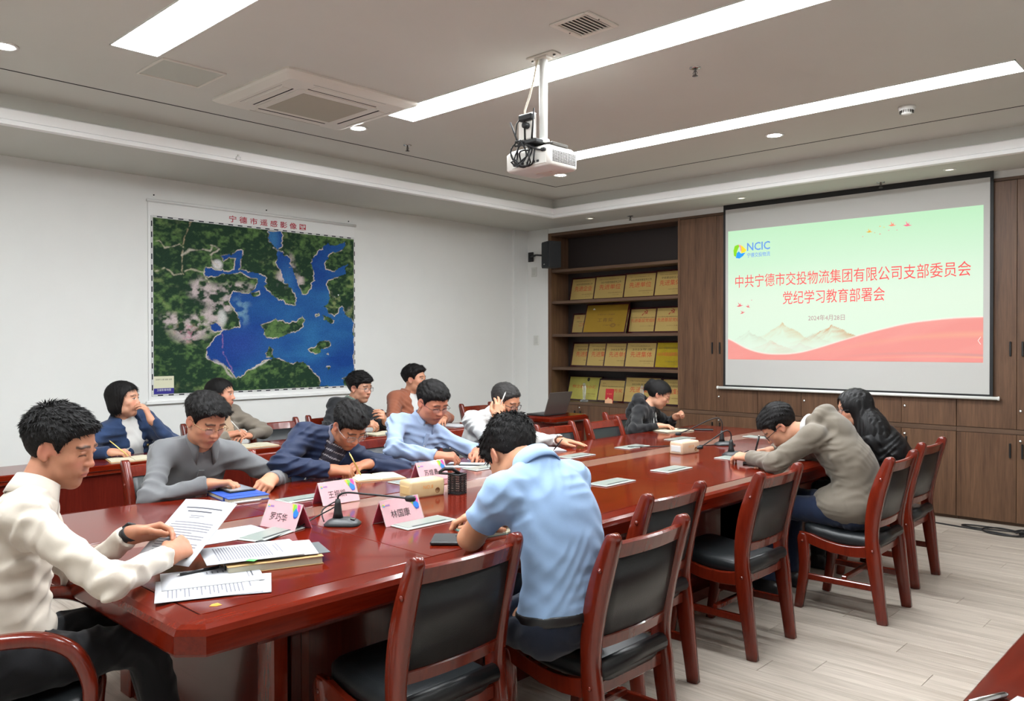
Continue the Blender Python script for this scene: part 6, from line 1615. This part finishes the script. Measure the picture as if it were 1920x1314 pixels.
# page in the hands of the man in the cream shirt
U1 = nv((.88, .46, -.03)); V1 = nv((-.42, .72, .50))
sheet('printed_page', 'printed agenda page held up by the man in the cream shirt', (-2.685, 1.245, .868), U1, V1, .21, .297, [(.16, .84, .86, .020, M_PRINTD), (.24, .70, .80, .020, M_PRINTD), (.36, .62, .73, .012, M_PRINT), (.36, .56, .70, .010, M_PRINT)]+body_lines(y1=.62, y0=.06, n=15, seed=1), bend=.006)
TB = TZ+.0012
def flat(name, label, x, y, ang, w, h, lines=(), z=TB, **k):
    a = math.radians(ang); return sheet(name, label, (x, y, z), (math.cos(a), math.sin(a), 0), (-math.sin(a), math.cos(a), 0), w, h, lines, **k)
flat('printed_page', 'blank-backed white pages lying beyond the raised fist, by the first nameplate', -2.965, 1.526, -5, .21, .297, body_lines(n=20, ink_=M_LINE, seed=2), bend=.004)
flat('printed_page', 'stapled report page lying on the brown notebook', -2.535, 1.395, -19, .235, .31, [(.20, .80, .80, .014, M_PRINT), (.3, .7, .76, .014, M_PRINT)]+body_lines(y0=.14, y1=.68, n=20, seed=3), z=TZ+.037, bend=.004)
flat('printed_page', 'second report page under the stapled report', -2.515, 1.455, -24, .21, .297, body_lines(n=18, seed=4), z=TZ+.0325)
flat('form_sheet', 'white form with a table grid under the black pen', -2.45, 1.215, -22, .20, .297, [(.3, .72, .90, .016, M_PRINTD), (.25, .75, .86, .010, M_PRINT)]+[(.12, .60, .76-.055*i, .004, M_LINE) for i in range(8)]+[(.2, .34, .735-.055*i, .014, M_PRINT) for i in range(6)], z=TZ+.006)
flat('printed_page', 'typed page nearest the table edge, below the form', -2.362, 1.160, -24, .225, .297, [(.3, .7, .90, .016, M_PRINT)]+body_lines(n=19, y1=.82, seed=5), z=TZ+.0042)
flat('printed_page', 'lowest white sheet of the pile near the gold sticker', -2.345, 1.19, -30, .21, .297, (), z=TZ+.0026)
# green sticky note on the report
t = thing('sticky_tab', 'small bright green sticky tab on the edge of the report', 'sticky note', (-2.42, 1.335, TZ+.041)); MB().box((0, 0, 0), (.022, .030, .0015), .0003, rotz(math.radians(-60))).build('tab', mat('green_tab', (90, 226, 96), rough=.5), t)
# notebooks
def notebook(name, label, x, y, ang, w, h, th, cover, band=None, z=TZ, page=None, open_=False):
    t = thing(name, label, 'notebook', (x, y, z), math.radians(ang))
    if open_:
        for sg in (-1, 1):
            MB().loft([[(sg*.0, -h/2, 0), (sg*w*.98, -h/2, 0), (sg*w*.98, -h/2, th*.7), (sg*w*.5, -h/2, th*1.15), (sg*.004, -h/2, th*.75)], [(0, h/2, 0), (sg*w*.98, h/2, 0), (sg*w*.98, h/2, th*.7), (sg*w*.5, h/2, th*1.15), (sg*.004, h/2, th*.75)]], smooth=False).build('pages', page or M_CREAMP, t)
        MB().box((0, 0, .001), (2*w+.01, h+.008, .002), .0005).build('cover', cover, t)
    else:
        MB().box((0, 0, th/2), (w-.008, h-.008, th-.004), .001).build('pages', page or M_CREAMP, t)
        MB().box((0, 0, .0015), (w, h, .003), .001).build('back_cover', cover, t); MB().box((0, 0, th), (w, h, .003), .001).build('front_cover', cover, t)
        MB().box((-w/2, 0, th/2), (.003, h, th+.003), .001).build('spine', cover, t)
    if band: MB().box((w*.28, 0, th/2), (.010, h+.004, th+.008), .001).build('elastic_band', band, t)
    return t
M_TAN = mat('tan_cover', (176, 140, 92), rough=.6); M_BLUEC = mat('blue_cover', (44, 78, 160), rough=.45); M_BLKC = mat('black_cover', (28, 28, 30), rough=.45)
notebook('thick_notebook', 'tan bound notebook with a black elastic under the report', -2.495, 1.445, -19, .22, .31, .026, M_TAN, M_BLKC)
t = thing('grey_folder', 'dark grey folder lying on the tan notebook', 'folder', (-2.465, 1.525, TZ+.0275), math.radians(-19)); MB().box((0, 0, .002), (.16, .20, .0035), .001).build('cover', mat('folder_grey', (84, 88, 90), rough=.5), t)
notebook('blue_notebook', 'blue bound notebook under the tablet of the man in grey', -3.67, 1.955, -7, .28, .20, .020, M_BLUEC, M_BLUEC)
t = thing('tablet', 'black tablet on the blue notebook under a pointing finger', 'tablet', (-3.765, 1.985, TZ+.0225), math.radians(-4)); MB().box((0, 0, .004), (.20, .135, .008), .003).build('case', M_BLKC, t); MB().box((0, 0, .0083), (.182, .118, .001)).build('screen', mat('tablet_screen', (150, 156, 164), rough=.08, spec=.8), t)
add_pen('clear_pen', 'clear plastic gel pen beside the blue notebook', (-3.50, 1.985, TZ+.006), (-.12, -1, 0), mat('pen_clear', (206, 208, 210), rough=.15, spec=.8), .135, .005)
add_pen('pen', 'black pen lying on the form at the near end of the table', (-2.526, 1.135, TZ+.0125), (.02, 1, 0), M_PENB, .14, .0045)
notebook('open_notebook', 'open cream notebook under the pen of the man in navy', -3.64, 2.76, 70, .135, .20, .010, mat('kraft_cover', (190, 150, 100), rough=.6), open_=True)
notebook('open_notebook', 'open cream notebook in front of the woman in denim', -5.37, 2.13, 78, .14, .20, .010, M_TAN, open_=True)
notebook('open_notebook', 'open cream notebook in front of the woman in the cardigan', -5.42, 3.02, 84, .14, .20, .010, M_TAN, open_=True)
notebook('open_notebook', 'open cream notebook in front of the young man in black', -5.38, 4.15, 88, .135, .19, .010, mat('sage_cover', (110, 118, 96), rough=.6), open_=True)
flat('paper_stack', 'white papers on the side table behind the man in white', -5.44, 4.98, 10, .30, .21, (), th=.006)
notebook('open_notebook', 'open cream notebook in front of the woman in the black hoodie', -3.74, 5.93, 74, .15, .21, .012, M_BLKC, open_=True)
add_pen('pen', 'black pen on the open notebook by the black hoodie', (-3.70, 5.93, TZ+.020), (.35, .9, 0), M_PENB, .13)
t = thing('phone', 'black phone beside the notebook of the woman in the hoodie', 'phone', (-3.58, 6.17, TZ), math.radians(30)); MB().box((0, 0, .005), (.16, .078, .009), .003).build('body', M_BLKC, t)
flat('printed_page', 'white sheet under the phone of the heavy man', -3.585, 3.425, 34, .297, .21, body_lines(n=8, ink_=M_LINE, seed=8))
t = thing('phone', 'phone with a bright screen under the hand of the heavy man in blue', 'phone', (-3.575, 3.435, TZ+.003), math.radians(38)); MB().box((0, 0, .004), (.16, .078, .008), .003).build('body', M_BLKC, t); MB().box((0, 0, .0083), (.148, .068, .001)).build('screen', mat('phone_screen', (206, 222, 226), rough=.1, emit=.35), t)
flat('note_card', 'white card under the pen of the man in the grey hooded jacket', -2.345, 4.70, 20, .15, .10, (), z=TZ+.014)
notebook('small_notebook', 'small dark notebook under the white card', -2.335, 4.68, 20, .17, .12, .012, M_BLKC, page=M_PAPERW)
t = thing('phone', 'black phone case under the elbow of the man in the polo shirt', 'phone', (-2.235, 2.075, TZ), math.radians(42)); MB().box((0, 0, .008), (.20, .135, .016), .005).build('case', M_BLKC, t); MB().box((0, .03, .0165), (.03, .02, .002), .001).build('clasp', M_PORT, t)
notebook('open_notebook', 'notebook between the arms of the man in the polo shirt', -2.275, 2.30, 80, .12, .18, .010, mat('teal_cover', (70, 120, 116), rough=.5), open_=True)
notebook('open_notebook', 'open notebook under the watch of the man in white', -3.70, 4.26, 60, .12, .18, .010, M_BLKC, open_=True, page=M_PAPERW)
add_pen('pen', 'dark pen standing up from the notebook of the man in white', (-3.585, 4.20, TZ+.013), (.25, .25, .45), M_PENB, .10)
flat('printed_page', 'white page on the side table in the lower right corner', -.266, 1.829, -8.5, .297, .21, (), th=.003)
add_pen('pen', 'silver pen on the side table in the lower right corner', (-.462, 1.828, TZ+.0075), (.40, .92, .0), M_STEEL, .115, .007)

# ------------------------------------------------------------------ power sockets let into the table
def socket(x, y, n, ang=0):
    t = thing('table_socket', 'grey socket lid %s' % n, 'socket', (x, y, TZ), math.radians(ang), group='power socket lids in the table')
    MB().box((0, 0, .0025), (.125, .265, .005), .002).build('frame', M_SOCK, t)
    MB().box((-.004, 0, .0056), (.095, .235, .002), .0006).build('lid', mat('socket_lid', (132, 140, 133), rough=.3, spec=.5), t)
    MB().box((.038, 0, .0062), (.010, .18, .002)).build('cable_slot', M_SLOT, t)
socket(-2.572, 2.19, 'in front of the nameplate facing the polo shirt')
socket(-2.585, 3.51, 'just past the shoulder of the polo shirt')
socket(-2.60, 4.115, 'nearest the lone tissue box on the near half')
socket(-2.59, 4.83, 'beside the low microphone')
socket(-2.58, 5.39, 'behind the marker pen of the grey jacket')
socket(-3.37, 4.82, 'left of the far tissue box')
socket(-3.38, 5.47, 'in front of the notebook by the black hoodie')
socket(-3.37, 4.18, 'near the spread hand of the man in white')
socket(-3.45, 3.42, 'beyond the phone of the heavy man in blue')
socket(-2.965, 5.99, 'at the far end of the table', 90)
socket(-3.40, 2.16, 'behind the nameplate of the man in navy')
socket(-3.40, 2.83, 'behind the nameplate facing the heavy man')
socket(-2.86, 1.66, 'under the nearest nameplate', 20)
# ------------------------------------------------------------------ nameplates
M_PINK = mat('pink_card', (224, 128, 150), rough=.45, coat=.3); M_PINKD = mat('pink_card_inner', (200, 84, 104), rough=.5); M_ACR = mat('acrylic_clear', (225, 228, 225), rough=.05, spec=.6, alpha=.22); M_NAMEINK = mat('name_ink', (60, 44, 48), rough=.6); M_VIO = mat('logo_violet', (90, 70, 170), rough=.6)
def nameplate(name_txt, label, x, y, ang):
    """pink tent card in a clear acrylic A-frame; both slopes carry the name"""
    t = thing('nameplate', label, 'nameplate', (x, y, TZ), math.radians(ang), group='pink nameplates on the table')
    w, h, dp = .200, .098, .046
    a = math.atan2(dp, h); ln = math.hypot(h, dp)
    for sg in (-1, 1):
        R_ = Matrix.Rotation(0 if sg < 0 else PI, 3, 'Z')
        Mx = R_ @ Matrix.Rotation(-a, 3, 'X')
        base = R_ @ Vector((0, -dp, .001))
        c = MB(); c.add(*_boxvf((-w/2, 0, 0), (w/2, .0014, ln)), M=Mx, T=base); cd_ = c.build('card', M_PINK, t)
        k = MB(); k.add(*_boxvf((-w/2+.002, .0018, .002), (w/2-.002, .0024, ln-.004)), M=Mx, T=base); k.build('card_back', M_PINKD, t)
        k = MB(); k.add(*_boxvf((-w/2-.003, -.0012, 0), (w/2+.003, -.0004, ln+.002)), M=Mx, T=base); k.build('acrylic_sleeve', M_ACR, t)
        u = np.array(R_ @ Vector((1, 0, 0))); v = np.array(Mx @ Vector((0, 0, 1))); b0 = np.array(base)
        text(name_txt, 'name', M_NAMEINK, cd_, b0+v*.030+u*-.012, u, v, width=.098, height=.034, off=.0020, embolden=.002)
        text('NCIC', 'company_mark', M_VIO, cd_, b0+v*.082+u*-.066, u, v, width=.022, height=.008, off=.0020, embolden=.02)
        logo(cd_, b0+v*.086+u*-.086, u, v, .013, .0020, False)
        # bright coloured company blades in the upper corner
        wv = np.cross(u, v)
        for nm, col, poly in (('green', (120, 186, 60), [(.052, .106), (.066, .106), (.074, .096), (.068, .080), (.062, .070), (.056, .085)]), ('gold', (214, 190, 60), [(.044, .106), (.056, .107), (.060, .085), (.056, .078), (.050, .092)]), ('blue', (30, 110, 200), [(.066, .062), (.062, .078), (.070, .092), (.080, .084), (.092, .074), (.092, .062), (.080, .055)]), ('deep', (40, 60, 150), [(.066, .062), (.080, .055), (.092, .062), (.088, .052), (.074, .050)]), ('magenta', (196, 60, 140), [(.074, .106), (.088, .106), (.094, .092), (.092, .076), (.084, .084), (.078, .094)])):
            m = MB(); m.add([tuple(b0+u*px_+v*min(py_, ln-.001)+wv*.0019) for px_, py_ in poly], [tuple(range(len(poly)))]); ob = m.build('corner_blade', mat('plate_'+nm, col, rough=.5), cd_); ob.data.update()
            if np.dot(np.array(ob.data.polygons[0].normal), wv) < 0: ob.data.flip_normals()
    return t
nameplate('罗巧华', 'pink nameplate reading 罗巧华 nearest the papers', -2.925, 1.765, 10)
nameplate('王振凯', 'pink nameplate reading 王振凯 in front of the man in navy', -3.215, 2.205, 90)
nameplate('林国康', 'pink nameplate reading 林国康 beside the microphone', -2.665, 2.135, 90)
nameplate('苏煌鑫', 'pink nameplate half hidden behind the pen holder', -3.375, 2.92, 90)
# ------------------------------------------------------------------ tissue packs, pen holder
def tissue(x, y, ang, label, m, ends):
    t = thing('tissue_pack', label, 'tissue pack', (x, y, TZ), math.radians(ang))
    w, d, h = .20, .105, .085
    r = lambda kx, ky, z: sqring(w/2*kx, d/2*ky, z, .012)
    MB().loft([r(.97, .96, .0), r(1, 1, .008), r(1, 1, h*.82), r(.96, .93, h*.95), r(.80, .55, h)]).build('pack', m, t)
    for sg in (-1, 1): MB().loft([[(sg*w*.495, -d*.42, .012), (sg*w*.495, d*.42, .012), (sg*w*.495, d*.42, h*.72), (sg*w*.495, -d*.42, h*.72)], [(sg*w*.51, -d*.30, .02), (sg*w*.51, d*.30, .02), (sg*w*.51, d*.30, h*.62), (sg*w*.51, -d*.30, h*.62)]], smooth=False).build('end_flap', ends, t)
    MB().box((0, 0, h-.001), (w*.62, .006, .003), .001).build('opening', M_PAPERW, t)
    MB().lathe([(.014, 0), (.014, .0006), (.011, .0006), (.011, 0)], 18, c=(.055, -d/2-.0005, .028), M=Matrix.Rotation(PI/2, 3, 'X')).build('printed_ring', mat('tissue_ink', (150, 110, 70), rough=.6), t)
    text('NO.8', 'print', mat('tissue_orange', (224, 150, 70), rough=.6), t, (.0, -d/2-.0006, .040), (1, 0, 0), (0, 0, 1), height=.018, off=.0008)
    return t
tissue(-3.045, 2.585, 84, 'cream tissue pack behind the nameplate 林国康', mat('tissue_cream', (196, 172, 130), rough=.5, var=.06, vscale=(14, 14, 14)), mat('tissue_end', (194, 166, 116), rough=.5))
tissue(-2.93, 4.80, 86, 'white and peach tissue pack alone in the middle of the table', mat('tissue_peach', (196, 168, 142), rough=.5, var=.10, vscale=(10, 10, 10)), mat('tissue_white', (194, 194, 192), rough=.5))
t = thing('pen_holder', 'black wire mesh pen holder with clips beside the cream tissue pack', 'pen holder', (-2.955, 2.735, TZ), math.radians(10))
M_MESH = mat('black_mesh', (22, 22, 24), rough=.5)
for sx, sy, L_, rot in ((0, -.032, .064, 0), (0, .032, .064, 0), (-.032, 0, .064, PI/2), (.032, 0, .064, PI/2)):
    m = MB()
    for k in range(9): m.box((-L_/2+L_*k/8, 0, .048), (.003, .002, .096))
    for k in range(9): m.box((0, 0, .004+k*.0112), (L_, .002, .003))
    mm = MB(); mm.add(m.v, m.f, M=rotz(rot), T=(sx, sy, 0)); mm.build('mesh_side', M_MESH, t)
MB().box((0, 0, .002), (.066, .066, .004), .001).build('base', M_MESH, t); MB().tube([(-.032, -.032, .098), (.032, -.032, .098), (.032, .032, .098), (-.032, .032, .098)], .003, 6, closed=True).build('rim', M_MESH, t)
t = thing('desk_stapler', 'black stapler arching over the pen holder', 'stapler', (-2.985, 2.705, TZ+.102), math.radians(60)); MB().tube([(-.05, 0, .005), (-.02, 0, .022), (.02, 0, .02), (.055, 0, -.004)], [.006, .010, .010, .007], 8).build('arm', M_BLKC, t); MB().tube([(-.05, 0, .002), (.055, 0, -.010)], .006, 8).build('base', M_BLKC, t)
# ------------------------------------------------------------------ gooseneck microphones
def microphone(x, y, ang, label, pts, wind=True, head_r=.014):
    t = thing('microphone', label, 'microphone', (x, y, TZ), math.radians(ang))
    MB().loft([sqring(.070, .048, 0, .03), sqring(.073, .051, .006, .03), sqring(.060, .040, .019, .03), sqring(.034, .026, .029, .02)]).build('base', mat('mic_base', (52, 54, 56), rough=.4), t)
    MB().lathe([(.022, .03), (.017, .05), (.013, .085), (.010, .105), (0, .106)], 14, c=(-.02, 0, 0)).build('neck_socket', M_CABLE, t)
    MB().tube(curve([(-.02, 0, .10)]+pts, 6), .0042, 8).build('gooseneck', M_CABLE, t)
    if wind:
        p = pts[-1]; MB().lathe([(0, -.024), (head_r*.8, -.018), (head_r, 0), (head_r*.8, .018), (0, .024)], 14, c=p, M=Matrix.Rotation(PI/2, 3, 'Y')).build('windscreen', M_CABLE, t)
    MB().box((.045, -.01, .028), (.02, .02, .004), .001, Matrix.Rotation(.25, 3, 'Y')).build('button', M_DKMETAL, t)
    return t
microphone(-2.79, 1.945, 40, 'gooseneck microphone with its neck laid over behind the nameplate', [(-.015, 0, .12), (.02, .0, .132), (.10, -.01, .128), (.20, -.02, .122), (.285, -.03, .115)])
microphone(-2.62, 4.90, 60, 'gooseneck microphone with a foam tip drooping towards the tissue pack', [(-.025, 0, .15), (-.06, .005, .165), (-.14, .03, .11), (-.215, .06, .055)])
microphone(-2.94, 5.36, 50, 'gooseneck microphone behind the drooping one', [(-.018, 0, .16), (-.04, .01, .195), (-.10, .04, .18), (-.22, .10, .11), (-.30, .14, .07)])
t = thing('mic_cable', 'thin black cable looping from the near microphone to its socket', 'cable', (-2.79, 1.945, TZ))
MB().tube(curve([(-.06, -.05, .012), (-.10, -.03, .05), (-.07, .02, .085), (-.04, -.01, .07), (-.08, -.08, .03), (-.06, -.18, .004), (.0, -.30, .004), (.04, -.38, .005)], 6), .003, 7).build('cord', M_CABLE, t)
MB().box((.045, -.395, .006), (.022, .03, .012), .002).build('plug', M_CABLE, t)
t = thing('mic_cable', 'thin black cable from the drooping microphone to the card', 'cable', (-2.62, 4.90, TZ))
MB().tube(curve([(.03, .05, .010), (.06, .08, .03), (.10, .02, .035), (.12, -.07, .006)], 6), .003, 7).build('cord', M_CABLE, t)
t = thing('mic_cable', 'thin black cable lying on the table behind the far tissue pack', 'cable', (-3.36, 4.75, TZ))
MB().tube(curve([(0, 0, .009), (.10, .16, .004), (.22, .36, .004), (.36, .52, .004), (.42, .62, .012)], 6), .003, 7).build('cord', M_CABLE, t)
# ------------------------------------------------------------------ floor cable by the cabinets
t = thing('floor_cable', 'tangled black extension cable on the floor by the cabinets', 'cable', (-1.78, 7.28, 0))
MB().tube(curve([(-.60, .10, .006), (-.35, .07, .006), (-.10, .03, .006), (.10, .0, .008), (.30, -.04, .008), (.38, .03, .02), (.20, .14, .012), (-.05, .16, .008), (-.12, .10, .008), (.0, .04, .014), (.22, .05, .018), (.36, .10, .012), (.30, -.06, .010), (.12, -.06, .008), (.05, .02, .018), (.14, .12, .02), (.34, .08, .014), (.55, .02, .006), (.90, -.05, .006)], 7), .006, 7).build('cord', M_CABLE, t)
MB().tube(curve([(.28, .02, .02), (.34, .06, .035), (.30, .10, .03), (.26, .05, .02), (.33, .01, .03)], 6), .006, 7, closed=False).build('knot', M_CABLE, t)
MB().box((.33, .04, .018), (.06, .035, .03), .006).build('plug', M_CABLE, t)
